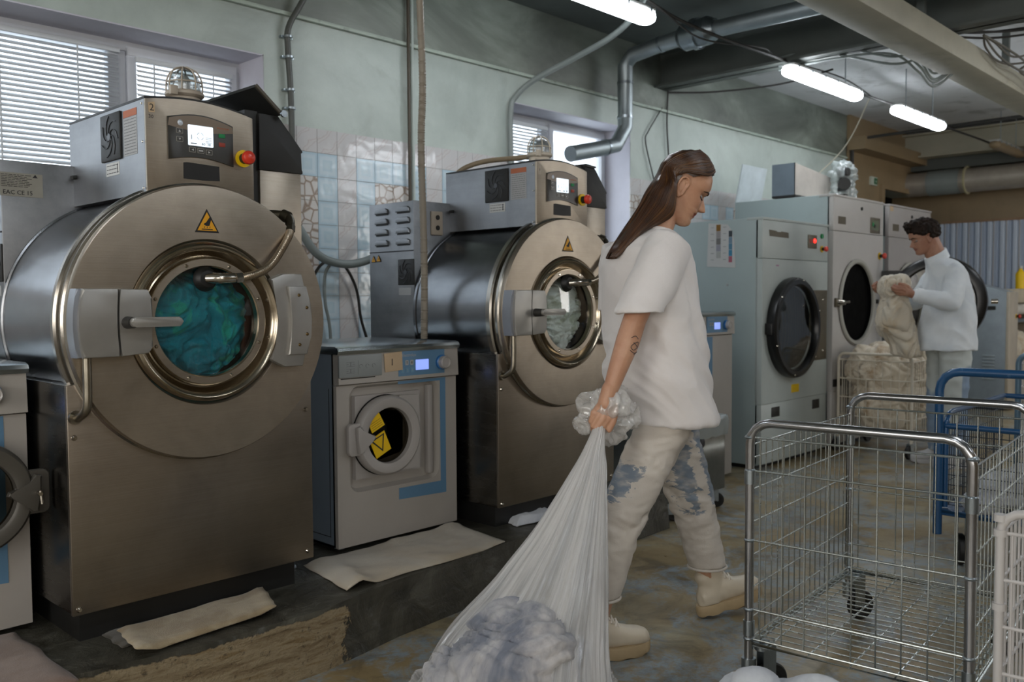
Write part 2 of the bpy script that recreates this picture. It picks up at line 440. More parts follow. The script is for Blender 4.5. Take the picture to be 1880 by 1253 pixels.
# ---------------------------------------------------------------- shell
WY, CZ = 4.4, 3.29
X0, X1, Y0 = -3.2, 12.35, -3.6
b = MB(); b.box(X0-.2, X1+.2, Y0-.2, WY+1.3, -.1, 0); struct('floor', b, M_floor)
b = MB()
for x0, x1, z0, z1 in ((X0, -.6, 0, 2.8), (-.6, 2.64, 0, 1.5), (2.64, 4.6, 0, 2.8), (-.6, 2.64, 2.555, 2.8), (4.6, 6.0, 0, 1.5), (4.6, 6.0, 2.6, 2.8), (6.0, 11.1, 0, 2.8), (11.1, X1, 2.53, 2.8)):
    b.box(x0, x1, WY, WY+.3, z0, z1)
struct('wall_left', b, M_wall)
b = MB(); b.box(X0, X1, WY-.012, WY+.3, 2.8, CZ, .005); o = struct('wall_left', b, M_soot)
b = MB(); b.box(X0, 10.2, WY-.03, WY-.008, 2.79, 2.812, .004); struct('trim_1', b, paint('trim_paint', '#aab6ab', .5, dirt=('#5e5d55', 9, .55, .6)))
b = MB(); b.box(10.15, 11.1, WY-.05, WY-.013, 0, CZ); b.box(11.1, X1, WY-.05, WY-.013, 2.53, CZ); b.box(11.02, 11.1, WY-.09, WY-.05, 0, 2.58); b.box(11.1, X1, WY-.09, WY-.05, 2.52, 2.58); struct('wall_left', b, M_wallw)  # brown of this stretch stands in for warm light on the wall
b = MB(); b.box(11.0, X1+.2, WY+1.2, WY+1.3, 0, 3); b.box(10.9, 11.0, WY+.3, WY+1.3, 0, 3); b.box(X1+.1, X1+.2, WY+.3, WY+1.3, 0, 3); b.box(10.9, X1+.2, WY+.3, WY+1.3, 2.6, 2.7)
struct('wall_passage', b, paint('passage_dark', '#2a241c', .9))
b = MB(); b.box(X1, X1+.2, Y0, WY+.3, 0, CZ); struct('wall_far', b, M_wallw)
# striped sheet cladding on the far wall
t = NT('striped_cladding'); sp = t.n.new('ShaderNodeSeparateXYZ'); tc = t.n.new('ShaderNodeTexCoord'); t.lk(tc.outputs['Object'], sp.inputs[0])
fr = t.math('FRACT', t.math('DIVIDE', sp.outputs[1], .145))
t.lk(t.ramp(fr, [(0, lin('#b3bfcf')), (.28, lin('#a9b6c8')), (.3, lin('#8b98ad')), (.55, lin('#aebacb')), (.58, lin('#d6cfc9')), (.68, lin('#d6cfc9')), (.7, lin('#b3bfcf'))]), t.b.inputs['Base Color']); t.b.inputs['Roughness'].default_value = .5
b = MB(); n = 0; y = -2.0
pts = []
while y < 4.03:
    pts += [(X1-.02, y), (X1-.045, y+.02), (X1-.045, y+.055), (X1-.02, y+.0725)]; y += .0725
pts += [(X1-.001, 4.03), (X1-.001, -2.0)]
b.prism(pts, .0, 2.14, 'xy'); struct('trim_2', b, t.m, ang=20)
b = MB(); b.box(X1-.05, X1, -2, 4.05, 2.14, 2.17); struct('trim_3', b, paint('cladding_cap', '#8a7058', .7))
# ceiling: dark bay near, light bays further on
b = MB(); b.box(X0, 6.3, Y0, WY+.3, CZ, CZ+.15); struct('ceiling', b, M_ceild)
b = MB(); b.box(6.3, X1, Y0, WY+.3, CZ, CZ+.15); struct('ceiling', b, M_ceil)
# unseen walls behind and beside the camera, with unseen windows added to light the room
def win_wall(name, axis, pos, a0, a1, wins, zlo, zhi):
    b = MB(); xs = [a0]+[v for w in wins for v in w]+[a1]
    def bx(u0, u1, z0, z1):
        if axis == 'y': b.box(u0, u1, pos-.2, pos, z0, z1)
        else: b.box(pos-.2, pos, u0, u1, z0, z1)
    for i in range(0, len(xs), 2): bx(xs[i], xs[i+1], 0, CZ)
    for u0, u1 in wins: bx(u0, u1, 0, zlo); bx(u0, u1, zhi, CZ)
    struct(name, b, M_wallw)
WINS_R = [(-2.8, -1.2), (9.4, 11.2)]
win_wall('wall_right', 'y', Y0, X0, X1, WINS_R, 1.0, 2.6)
WINS_B = [(-2.6, -.8), (.6, 2.6)]
win_wall('wall_back', 'x', X0, Y0, WY, WINS_B, 1.0, 2.6)

# ---------------------------------------------------------------- plinth
b = MB(); pts = [(-1.5, 2.60), (.4, 2.52), (.83, 2.505), (1.27, 2.43), (1.65, 2.43), (2.0, 2.49), (2.6, 2.54), (3.3, 2.60), (3.93, 2.625), (3.93, WY), (-1.5, WY)]
top = [(x, y+(.02 if i < 9 else 0)) for i, (x, y) in enumerate(pts)]
A = [b.bm.verts.new((x, y, 0)) for x, y in pts]; Bv = [b.bm.verts.new((x, y, .2)) for x, y in top]
b.face(A); b.face(Bv[::-1])
for k in range(len(pts)): b.face((A[k], Bv[k], Bv[(k+1) % len(pts)], A[(k+1) % len(pts)]))
es = [e for e in b.bm.edges if all(abs(v.co.z-.2) < 1e-4 for v in e.verts)]
bmesh.ops.bevel(b.bm, geom=es, offset=.015, segments=2, affect='EDGES')
o = struct('concrete_plinth', b, M_plinth); lab(o, 'low dark concrete plinth with broken render that the washing machines stand on')

# ---------------------------------------------------------------- wall tiles (laid tile by tile in one sheet)
P = .137
def tile_kind(i, j):      # i column from x=2.832, j row from the top
    if j == 0: return 1
    pat = {1: 'bpbbbbpbbbbpbb', 2: 'sbpssbpbssbpbb', 3: 'sbpbsbpbsbbpbb', 4: 'bbpssbpbsbbpbs', 5: 'sbpbsbpbbbbpbb', 6: 'bbpbbbpbbbbpbb'}
    if -3 <= i < 10: return 'bps'.index(pat[(j-1) % 6+1][(i+3) % 14])
    return (0, 1, 0, 0, 1, 2)[(i*7+j*5+(i*j) % 3) % 6]
bm_ = MB()
def in_open(x, z): return (-.7 < x < 2.66 and 1.45 < z < 2.6) or (4.55 < x < 6.03 and 1.45 < z < 2.62)
for j in range(0, 15):
    z1 = 2.195-j*P; z0 = z1-P
    for i in range(-24, 42):
        x0 = 2.832+(i-1)*P; xc = x0+P/2
        if in_open(xc, (z0+z1)/2) or x0 < X0: continue
        bm_.mi = tile_kind(i, j); g = .0014
        bm_.box(x0+g, x0+P-g, WY-.012, WY-.004, z0+g, z1-g)
bm_.mi = 3
for x0, x1, z0, z1 in ((-.46, 2.66, .14, 1.45), (2.66, 4.55, .14, 2.195), (4.55, 6.03, .14, 1.45), (6.03, 8.58, .14, 2.195)): bm_.box(x0, x1, WY-.007, WY-.001, z0, z1)
struct('trim_4', bm_, M_tiles, smooth=False)

# ---------------------------------------------------------------- windows, blinds
def window(n, x0, x1, z0, z1, sashes, yf):
    b = MB(); w = .05
    b.box(x0, x1, yf, yf+.06, z1-w, z1, .004); b.box(x0, x1, yf, yf+.06, z0, z0+w, .004)
    xs = sorted(set([x0]+[s[0] for s in sashes[1:]]+[x1]))
    for i, x in enumerate(xs):
        a = x0 if i == 0 else (x1-w if i == len(xs)-1 else x-w/2)
        b.box(a, a+w, yf+.0005, yf+.0595, z0+w+.0003, z1-w-.0003, .002)
    o = struct('window_%d' % n, b, M_frame)
    for k, (a, c, tilt) in enumerate(sashes):
        b = MB(); q = .028; s = .045
        b.box(a+q, c-q, yf-.02, yf+.03, z1-q-s, z1-q, .004); b.box(a+q, c-q, yf-.02, yf+.03, z0+q, z0+q+s, .004)
        b.box(a+q, a+q+s, yf-.0195, yf+.0295, z0+q+s+.0003, z1-q-s-.0003, .002); b.box(c-q-s, c-q, yf-.0195, yf+.0295, z0+q+s+.0003, z1-q-s-.0003, .002)
        s_ = obj('sash', b, M_frame, o)
        b = MB(); b.box(a+q+s-.005, c-q-s+.005, yf+.008, yf+.014, z0+q+s-.005, z1-q-s+.005); obj('pane', b, M_glass, s_)
    return o
window(1, -.6, 2.64, 1.5, 2.55, [(-.6, .6, 0), (.6, 1.97, 0), (1.97, 2.64, 0)], 4.66)
window(2, 4.6, 6.0, 1.5, 2.6, [(4.6, 5.25, 0), (5.25, 6.0, 0)], 4.66)
b = MB(); b.box(-.6, 2.64, WY, 4.7, 1.48, 1.5, .003); struct('trim_5', b, M_reveal)
b = MB(); b.box(-.6, 2.64, WY+.002, 4.7, 2.548, 2.556); b.box(2.636, 2.643, WY+.002, 4.7, 1.5, 2.555); b.box(4.6, 6.0, WY+.002, 4.7, 2.594, 2.602); b.box(5.996, 6.003, WY+.002, 4.7, 1.5, 2.6); b.box(4.598, 4.604, WY+.002, 4.7, 1.5, 2.6)
struct('trim_6', b, M_reveal)
def blind(label, x0, x1, ztop, zbot, y, pitch=.0245, ang=38, cords=None):
    t = thing('venetian_blind', label, 'blind', ((x0+x1)/2, y, zbot), 'venetian blinds in the windows')
    b = MB(); b.box(x0, x1, y-.014, y+.014, ztop-.026, ztop, .003); obj('headrail', b, M_slat, t)
    b = MB(); z = ztop-.045; a = math.radians(ang); d = V(0, math.cos(a), math.sin(a)); nn = V(0, -math.sin(a), math.cos(a))
    while z > zbot+.02:
        secs = []
        for k in range(-2, 3): secs.append(V(0, y, z)+d*(.0125*k/2)+nn*(.0022*(1-(k/2)**2)))
        for s, e in zip(secs, secs[1:]):
            vs = [b.bm.verts.new((x0+.004, s.y, s.z)), b.bm.verts.new((x1-.004, s.y, s.z)), b.bm.verts.new((x1-.004, e.y, e.z)), b.bm.verts.new((x0+.004, e.y, e.z))]; b.face(vs)
        z -= pitch
    o = obj('slats', b, M_slat, t); sm = o.modifiers.new('t', 'SOLIDIFY'); sm.thickness = .0008
    b = MB(); b.box(x0, x1, y-.012, y+.012, zbot, zbot+.014, .003); obj('bottom_rail', b, M_slat, t)
    b = MB()
    for cx in (cords or (x0+.12, x1-.12)):
        b.box(cx-.004, cx+.004, y-.0165, y-.0155, zbot, ztop-.02)
        for k in range(int((ztop-zbot)/.03)): b.sphere((cx, y-.018, zbot+.03*k), .0042, 6, 4)
    obj('ladder_cord', b, M_slat, t)
blind('wide white venetian blind left of the first big washer console, slats nearly closed', .62, 1.95, 2.50, 1.53, 4.628, cords=(1.39, 1.74, .9), ang=52)
blind('narrow white venetian blind behind the cage lamp of the nearest big washer', 2.03, 2.57, 2.47, 1.53, 4.62, cords=(2.12, 2.45), ang=42)
blind('white venetian blind in the farther window behind the middle big washer', 4.66, 5.22, 2.53, 1.53, 4.62, ang=48)

# ---------------------------------------------------------------- pipes, cables and conduits on the wall
def pipe_thing(name, label, cat, P, r, mat, n=8, seg=10, group=None, clips=None):
    b = MB(); b.tube(P, r, seg, n)
    o = obj(name, b, mat); tag(o, label, cat, group)
    if clips:
        for c in clips:
            q = MB(); q.cyl((c[0], c[1]-r*.0-.004, c[2]-.006), (c[0], c[1]-.004, c[2]+.006), r*1.45, seg=12); q.box(c[0]-r*2.2, c[0]+r*2.2, c[1]+r*.5, WY-.0005, c[2]-.006, c[2]+.006); obj('clip', q, M_galv, o)
    return o
pipe_thing('conduit', 'dark conduit clipped to the wall beside the first window, bending at the ceiling', 'conduit',
           [(2.80, 4.365, 1.0), (2.79, 4.365, 1.9), (2.785, 4.365, 2.35), (2.772, 4.365, 2.6), (2.775, 4.36, 2.72), (2.84, 4.33, 2.86), (2.93, 4.3, 3.05), (2.95, 4.28, 3.29)], .0165, M_dkpipe, 6, 12, clips=[(2.785, 4.365, 2.28), (2.783, 4.365, 2.38), (2.778, 4.365, 2.56), (2.773, 4.365, 2.67)])
pipe_thing('wall_pipe', 'thin straight brown pipe running up the wall between the two big washers', 'pipe', [(3.632, 4.36, 1.0), (3.632, 4.36, 3.29)], .011, paint('brown_pipe', '#463e32', .5), 0, 12)
pipe_thing('wall_pipe', 'thin straight pale pipe painted like the wall beside the brown one', 'pipe', [(3.672, 4.375, 1.0), (3.672, 4.375, 3.29)], .012, M_wall, 0, 12)
pipe_thing('cable_conduit', 'grey flexible cable sleeve arching from the second window up to the ceiling lamp', 'conduit',
           [(4.56, 4.36, 1.3), (4.55, 4.36, 2.0), (4.545, 4.36, 2.5), (4.57, 4.33, 2.62), (4.62, 4.2, 2.72), (4.68, 3.9, 2.82), (4.63, 3.55, 2.88), (4.55, 3.3, 2.955), (4.45, 3.1, 3.1), (4.3, 2.9, 3.28)], .02, M_greyp, 8, 12)
b = MB(); Pp = catmull([(2.655, 3.10, 1.035), (2.66, 3.10, 1.4), (2.65, 3.10, 1.9), (2.67, 3.11, 2.2), (2.665, 3.12, 2.7), (2.68, 3.13, 3.29)], 60)
b.tube(Pp, lambda t: .0160+.0016*math.sin(t*2*PI*170), 12)
tag(obj('corrugated_hose', b, M_hose), 'beige ribbed hose hanging from the ceiling onto the small washer top', 'hose')
b = MB(); b.tube([(2.79, 4.32, 1.62), (2.90, 4.3, 1.47), (3.05, 4.28, 1.42), (3.2, 4.25, 1.44), (3.38, 4.2, 1.53), (3.5, 4.1, 1.57), (3.2, 3.75, 1.60)], .024, 12, 8)
tag(obj('grey_pipe_hose', b, M_greyp), 'grey sagging sleeve with cables crossing the tiles between the big washers', 'hose')
pipe_thing('black_cable', 'black cable looping over the tiles behind the small washer', 'cable', [(2.83, 4.36, 1.1), (2.9, 4.355, 1.33), (2.98, 4.345, 1.43), (3.1, 4.34, 1.42), (3.2, 4.35, 1.28), (3.24, 4.36, 1.1), (3.3, 4.36, .9), (3.33, 4.37, .6)], .0085, M_cable)
pipe_thing('grey_cable', 'thin grey cable hanging down the tiles behind the small washer', 'cable', [(3.02, 4.33, 1.43), (2.98, 4.345, 1.36), (2.98, 4.35, 1.2), (3.02, 4.36, 1.0), (3.02, 4.37, .5), (3.02, 4.37, .22)], .009, M_greyp)
pipe_thing('supply_hose', 'beige hose arching out of the back of the middle big washer console', 'hose', [(3.05, 3.36, 1.72), (3.07, 3.32, 1.84), (3.14, 3.22, 1.895), (3.2, 3.0, 1.90), (3.23, 2.88, 1.90), (3.24, 2.86, 1.86)], .0125, paint('beige_hose', '#8f8068', .5))
pipe_thing('wall_cable', 'thin dark cable hanging down the wall above the woman', 'cable', [(6.50, 4.37, 2.98), (6.49, 4.375, 2.7), (6.52, 4.375, 2.35), (6.51, 4.375, 1.9)], .007, M_cable)
pipe_thing('wall_cable', 'crooked thin cable left of the straight one on the wall above the woman', 'cable', [(6.42, 4.375, 2.82), (6.22, 4.375, 2.6), (6.18, 4.375, 2.5), (6.3, 4.375, 2.2), (6.34, 4.375, 2.05)], .006, M_dkpipe)
pipe_thing('black_cable', 'black cable curving beside the tiles behind the woman', 'cable', [(5.95, 4.1, 1.5), (6.0, 4.2, 1.85), (6.15, 4.3, 2.0), (6.3, 4.35, 2.03)][0:0]+[(5.93, 4.1, .02), (5.93, 4.1, 1.0), (5.95, 4.12, 1.5), (6.0, 4.2, 1.85), (6.15, 4.3, 2.0), (6.3, 4.37, 2.03), (6.4, 4.385, 1.9)], .008, M_black)

# ventilation duct
b = MB()
dp = [(5.0, 4.2, 2.255), (5.36, 4.2, 2.335), (5.54, 4.2, 2.38), (5.66, 4.2, 2.53), (5.66, 4.2, 3.0), (5.66, 4.13, 3.07), (5.66, 3.9, 3.1), (5.66, 3.6, 3.12), (5.66, 2.75, 3.11), (5.66, 1.2, 3.10), (5.66, -1, 3.1)]
b.tube(dp[:4]+dp[4:], .058, 24)
d = obj('ventilation_duct', b, M_duct); tag(d, 'round galvanised duct dropping down the wall and running under the ceiling', 'duct')
for p, q in (((5.66, 4.2, 2.6), (5.66, 4.2, 2.62)), ((5.66, 4.2, 2.86), (5.66, 4.2, 2.88)), ((5.40, 4.2, 2.345), (5.42, 4.2, 2.35)), ((5.66, 3.88, 3.1), (5.66, 3.86, 3.102))):
    b = MB(); b.cyl(p, q, .063, seg=24); obj('coupling', b, M_galv, d)
b = MB(); b.cyl((5.66, 3.66, 3.11), (5.66, 3.46, 3.12), .1, .1, 28); b.cyl((5.66, 3.7, 3.11), (5.66, 3.66, 3.11), .07, .1, 28); b.cyl((5.66, 3.46, 3.12), (5.66, 3.4, 3.12), .1, .07, 28); b.cyl((5.66, 3.58, 3.115), (5.66, 3.54, 3.115), .112, seg=28); obj('fan_housing', b, M_galv, d)

# beams
def ibeam(label, x, zb, h, w, mat, y0=Y0, y1=WY):
    b = MB(); b.box(x-w/2, x+w/2, y0, y1, zb, zb+.02); b.box(x-w/2, x+w/2, y0, y1, zb+h-.02, zb+h); b.box(x-.012, x+.012, y0, y1, zb, zb+h)
    o = obj('ceiling_beam', b, mat); tag(o, label, 'beam', 'steel ceiling beams'); o['kind'] = 'structure'; return o
ibeam('dark steel ceiling beam running out from the wall above the woman', 6.42, 2.975, .3, .2, M_beam)
ibeam('dark steel ceiling beam nearer than the duct', 3.1, 2.975, .3, .2, M_beam)
ibeam('steel ceiling beam at the far end of the room', 11.85, 2.95, .3, .24, M_beaml)
b = MB(); b.box(12.05, 12.35, Y0, WY, 2.82, CZ); o = obj('ceiling_beam', b, M_beam); o['kind'] = 'structure'; lab(o, 'deep concrete lintel along the far wall')
b = MB(); b.box(10.1, 12.1, WY-.25, WY-.05, 2.88, 3.02); o = obj('ceiling_beam', b, M_wallw); o['kind'] = 'structure'; lab(o, 'brown ledge under the ceiling at the far left corner')
b = MB(); b.box(X0, X1, 2.02, 2.27, 2.8, 2.95, .006)
o = obj('cable_beam', b, M_beaml); o['kind'] = 'structure'; lab(o, 'pale box beam running the length of the room below the ceiling')
b = MB()
for x in (6.05, 7.9, 9.8): b = MB(); b.box(x-.02, x+.02, 2.11, 2.16, 2.94, CZ); obj('hanger', b, M_beam, o)
# cables
def cable(label, P, r=.007, mat=M_cable, n=8, cat='cable', name='ceiling_cable'): return pipe_thing(name, label, cat, P, r, mat, n, 6)
cable('dark cable sagging along the row of ceiling lamps', [(3.3, 3.2, 3.1), (4.4, 3.24, 3.05), (4.9, 3.22, 2.98), (5.5, 3.2, 2.96), (6.2, 3.2, 2.975), (7.0, 3.24, 3.0), (7.6, 3.2, 2.95), (8.2, 3.2, 2.96), (9.0, 3.24, 2.99), (9.8, 3.2, 2.95), (10.8, 3.18, 2.95), (11.3, 3.18, 2.95)], .011)
cable('thin cable twisted with the one along the ceiling lamps', [(3.3, 3.25, 3.15), (4.5, 3.2, 3.02), (5.2, 3.25, 2.93), (5.9, 3.18, 2.99), (6.3, 3.24, 3.0), (7.3, 3.2, 3.02), (8.1, 3.25, 2.98)], .006)
cable('slanting white cord from the lamp row down to the dryer tops', [(8.0, 3.25, 2.98), (8.35, 3.65, 2.6), (8.0, 4.0, 2.15)], .006, paint('white_cord', '#b5b09f', .6))
cable('dark cable slung along the wall under the dark beam', [(6.5, 4.36, 2.96), (6.8, 4.1, 2.97), (7.0, 3.6, 2.985), (6.9, 3.1, 3.0)], .008)
cable('dark conduit crossing the ceiling beyond the second lamp', [(10.15, 4.36, 3.0), (10.2, 3.6, 3.02), (10.2, 2.3, 3.03)], .018, M_cable, 0)
cable('dark drop pipe on the far left wall', [(10.15, 4.32, 3.0), (10.15, 4.32, 2.2)], .022, M_cable, 0)
for k, (dy, dz) in enumerate(((0, 0), (.07, .05), (-.06, .03), (.02, .09))):
    cable('cable of the bundle lying along the pale box beam', [(6.1, 2.33+dy, 2.98+dz), (6.7, 2.0+dy, 2.98+dz), (6.9, 1.7+dy, 2.99+dz), (7.0, 1.2, 3.0+dz), (6.9, .3, 3.05+dz)], .008, M_cable)['group'] = 'cables crossing the pale box beam'
    cable('grey cable of the bundle hanging near the second lamp', [(6.4, 3.3, 2.94+dz), (6.45, 2.9+dy, 2.96+dz), (6.5, 2.5, 2.93-dy), (6.62, 2.35, 2.80+dz*1.5), (6.8, 2.3, 2.72+dz), (6.9, 2.15, 2.86+dz)], .009, M_greyp)['group'] = 'grey cables by the second lamp'
    cable('cable of the tangle hanging off the far part of the pale box beam', [(6.7, 1.95, 2.99), (6.95, 1.93+dy, 2.9+dz), (7.3, 1.9+dy, 2.86+dz), (7.7, 1.85-dy*2, 2.85+dz*2), (8.3, 1.88+dy, 2.80+dz), (8.9, 1.95, 2.84+dz), (9.4, 1.9, 2.9)], .008, paint('tangle_grey', '#5b574f', .6))['group'] = 'tangled cables on the pale box beam'
# big round pipe at the far end
b = MB(); b.cyl((12.0, 4.36, 2.64), (12.0, -3, 2.66), .15, seg=32); o = obj('exhaust_pipe', b, paint('pipe_grey_warm', '#a49d92', .4, .3)); tag(o, 'thick pale exhaust pipe along the far wall below the ceiling', 'pipe')
b = MB(); b.cyl((12.0, 4.1, 2.64), (12.0, 3.72, 2.645), .158, seg=32); obj('collar', b, M_greyp, o)
b = MB(); b.cyl((12.0, 3.66, 2.645), (12.0, 3.64, 2.645), .175, seg=32); obj('bracket', b, paint('bracket_cream', '#a59f80', .5), o)
b = MB(); b.box(10.72, 10.9, WY-.075, WY-.05, 2.54, 2.64); o = obj('exit_sign', b, paint('sign_pale', '#aeb5a8', .5)); tag(o, 'small green and white exit sign on the far left wall', 'sign')
b = MB(); b.box(10.8, 10.885, WY-.08, WY-.075, 2.555, 2.625); obj('green_panel', b, paint('sign_green', '#1d5b38', .5), o)
text('sign_arrow', '→', .05, (10.815, WY-.081, 2.57), FRONT, paint('sign_white', '#dfe5de', .5), o)

# ---------------------------------------------------------------- ceiling lamps
M_diff = emit('lamp_diffuser', '#f2f8ff', 22, '#ffffff'); M_lampbody = paint('lamp_body', '#b4b6b4', .5)
M_diffoff = paint('lamp_diffuser_off', '#8f7d62', .35)
def lamp(label, x0, x1, y, z=2.9, on=True, group='tube lamps under the ceiling'):
    t = thing('tube_lamp', label, 'lamp', ((x0+x1)/2, y, z-.05), group)
    b = MB(); b.box(x0+.02, x1-.02, y-.052, y+.052, z+.018, z+.04, .006); obj('housing', b, M_lampbody, t)
    L = x1-x0; secs = []
    for u, s in ((0, .3), (.012, .72), (.035, .95), (.07, 1), (L-.07, 1), (L-.035, .95), (L-.012, .72), (L, .3)):
        secs.append((V(x0+u, y, z-.012), V(0, .062*s, 0), V(0, 0, .044*s), .85))
    b = MB(); b.loft(secs, 24); obj('diffuser', b, M_diff if on else M_diffoff, t)
    b = MB()
    for k in range(6):
        xx = x0+.08+k*(L-.16)/5
        for sgn in (-1, 1): b.box(xx-.008, xx+.008, y+sgn*.058-.004, y+sgn*.058+.006, z-.006, z+.03, .002)
    obj('clip', b, M_galv, t)
    for hx in (x0+.25, x1-.25): b = MB(); b.cyl((hx, y, z+.03), (hx, y, CZ), .005, seg=6); obj('hanger', b, M_galv, t)
    return t
lamp('bright tube lamp cut by the top edge, nearest of the lamp row', 3.26, 4.53, 3.17)
lamp('bright tube lamp above the dryers, second of the lamp row', 6.23, 7.50, 3.15)
lamp('bright tube lamp over the farther dryers, third of the lamp row', 8.24, 9.43, 3.12)
lamp('unlit tube lamp at the far end of the lamp row', 10.9, 12.0, 3.05, on=False)
for i, (x, y) in enumerate(((-.6, 3.17), (-.6, .2), (2.4, .2), (6.2, .2), (9.6, .2), (2.4, -2.2), (7.6, -2.2))):  # unseen lamps, added out of view to brighten the room
    lamp('unseen tube lamp added out of view to brighten the room', x, x+1.27, y, 2.9)
# ---------------------------------------------------------------- machine materials
S_front = steel('steel_front', '#8f8578', .36, (.7, 60, 60), .14, .18)
S_side = steel('steel_side', '#7f8286', .24, (5, .7, 5), .12, .2)
S_disc = steel('steel_disc', '#a59a8b', .38, (.7, 60, 60), .14, .24)
S_ring = steel('steel_ring', '#a69a86', .2, (4, 4, 4), .1, .1)
S_cast = paint('cast_aluminium', '#a5a39e', .42, .75, .05, 8, bump=.06, bsc=120)
S_castd = paint('cast_dark', '#3c3b39', .5, .6, .1)
S_bolt = steel('bolt_steel', '#b9b3a8', .18, (5, 5, 5), .05, .05)
S_box = steel('steel_box', '#8b8d90', .42, (8, 1, 8), .16, .25)
M_panelk = paint('panel_black', '#2b2924', .3, var=.08)
M_panelb = paint('panel_bronze', '#6f604f', .3, var=.04)
M_tape = paint('black_tape', '#141312', .55, var=.2)
M_plblack = paint('plastic_black', '#171715', .5, var=.2)
M_screenw = emit('screen_white', '#e6f4ff', 1.3)
M_screenb = emit('screen_blue', '#8fa6ff', 1.1)
M_white = paint('label_white', '#b9bab8', .6, var=.03)
M_grey = paint('label_grey', '#9b9c9c', .6, var=.03)
M_ink = paint('ink_dark', '#26262a', .7, var=.03)
M_inkg = paint('ink_grey', '#6e6f72', .7, var=.03)
M_orange = paint('label_orange', '#a8603f', .6, var=.05)
M_yellow = paint('warning_yellow', '#d79a12', .5, var=.05)
M_yel2 = paint('label_yellow', '#e0b800', .5, var=.04)
M_red = paint('estop_red', '#c8331a', .35, var=.05, coat=.3)
M_green = paint('button_green', '#0f7a45', .5)
M_redb = paint('button_red', '#8c3322', .5)
M_btn = paint('button_grey', '#8b8880', .5)
M_lens = thinglass('lamp_lens', (.62, .66, .66, 1), .9, .35)
M_cream = paint('cream_plastic', '#a59a8b', .45, var=.04)
M_cavity = paint('drum_inside', '#1b1c1c', .5, .7, .1)
M_card = paint('card_note', '#b9a284', .8, var=.06)
M_dglass = thinglass('door_glass', (.88, .93, .94, 1), .1, .03)

def smallpart(name, mb, mat, parent, label=None):
    o = obj(name, mb, mat, parent)
    if label: o['label'] = label
    return o
def box_part(name, dims, mat, parent, bev=.002, label=None):
    b = MB(); b.box(*dims, bev); return smallpart(name, b, mat, parent, label)

def warn_triangle(parent, x, z, y, s, side=False, hand=True):
    def tri(k): return [(x, z+s*.62*k), (x-s*.55*k, z-s*.38*k), (x+s*.55*k, z-s*.38*k)]
    pl = 'yz' if side else 'xz'
    b = MB(); b.prism(tri(1), y, y-.0012, pl); o = smallpart('warning_triangle', b, M_tape, parent, 'yellow hot surface warning triangle' if hand else 'small yellow warning triangle')
    b = MB(); b.prism([(p[0], p[1]) for p in [(x, z+s*.62*.78-s*.0), (x-s*.55*.8, z-s*.30), (x+s*.55*.8, z-s*.30)]], y-.0012, y-.0018, pl); smallpart('yellow_field', b, M_yellow, o)
    if hand:
        q = s*.5; b = MB()
        b.prism([(x-.6*q*.5, z-.02*q), (x-.1*q, z+.1*q), (x+.28*q, z+.62*q), (x+.42*q, z+.5*q), (x+.2*q, z-.18*q), (x-.1*q, z-.2*q), (x-.3*q, z-.1*q)], y-.0018, y-.0022, pl)
        b.prism([(x-.5*q, z-.45*q), (x+.5*q, z-.45*q), (x+.5*q, z-.52*q), (x-.5*q, z-.52*q)], y-.0018, y-.0022, pl)
        for k in (-.3, -.05, .2): b.prism([(x+k*q, z-.38*q), (x+(k+.05)*q, z-.38*q), (x+(k+.09)*q, z-.24*q), (x+(k+.04)*q, z-.24*q)], y-.0018, y-.0022, pl)
        smallpart('hand_symbol', b, M_tape, o)
    else:
        b = MB(); b.prism([(x, z+.25*s), (x-.1*s, z-.02*s), (x+.02*s, z-.02*s), (x-.02*s, z-.24*s), (x+.1*s, z+.05*s), (x, z+.05*s)], y-.0018, y-.0022, pl); smallpart('bolt_symbol', b, M_tape, o)
    return o
def fan_grille(parent, yc, zc, w, h, x):
    b = MB(); b.box(x-.007, x, yc-w/2, yc+w/2, zc-h/2, zc+h/2, .003)
    o = smallpart('fan_grille', b, M_plblack, parent)
    b = MB()
    for k in range(7):
        a0 = k*2*PI/7; P = [(x-.0085, yc+math.cos(a0+t*1.5)*(.01+t*w*.36), zc+math.sin(a0+t*1.5)*(.01+t*h*.38)) for t in (0, .25, .5, .75, 1)]
        b.tube(P, .0016, 5, 3)
    b.cyl((x-.011, yc, zc), (x-.010, yc, zc), .012, seg=12)
    smallpart('fan_blades', b, paint('fan_blade_grey', '#3a3d42', .4), o)
    return o
def label_plate(parent, name, y0, y1, z0, z1, x, mat, lines=8, ink=None, label=None):
    b = MB(); b.box(x-.0008, x, y0, y1, z0, z1); o = smallpart(name, b, mat, parent, label)
    b = MB(); L = abs(y1-y0); hi = max(y0, y1); r = random.Random(int(z0*1e4))
    for k in range(lines):
        z = z1-(k+.7)*(z1-z0)/(lines+.4); y = hi-.06*L
        while y > min(y0, y1)+.1*L:
            w = L*r.uniform(.06, .22); b.box(x-.0011, x-.0008, max(y-w, min(y0, y1)+.06*L), y, z-.0012, z+.0012); y -= w+L*.035
    smallpart('print', b, ink or M_inkg, o); return o
def fastener(b, x, y, z, r=.008, ax=(0, -1, 0)):
    b.cyl((x, y, z), (x+ax[0]*r*.8, y+ax[1]*r*.8, z+ax[2]*r*.8), r, r*.6, 10)

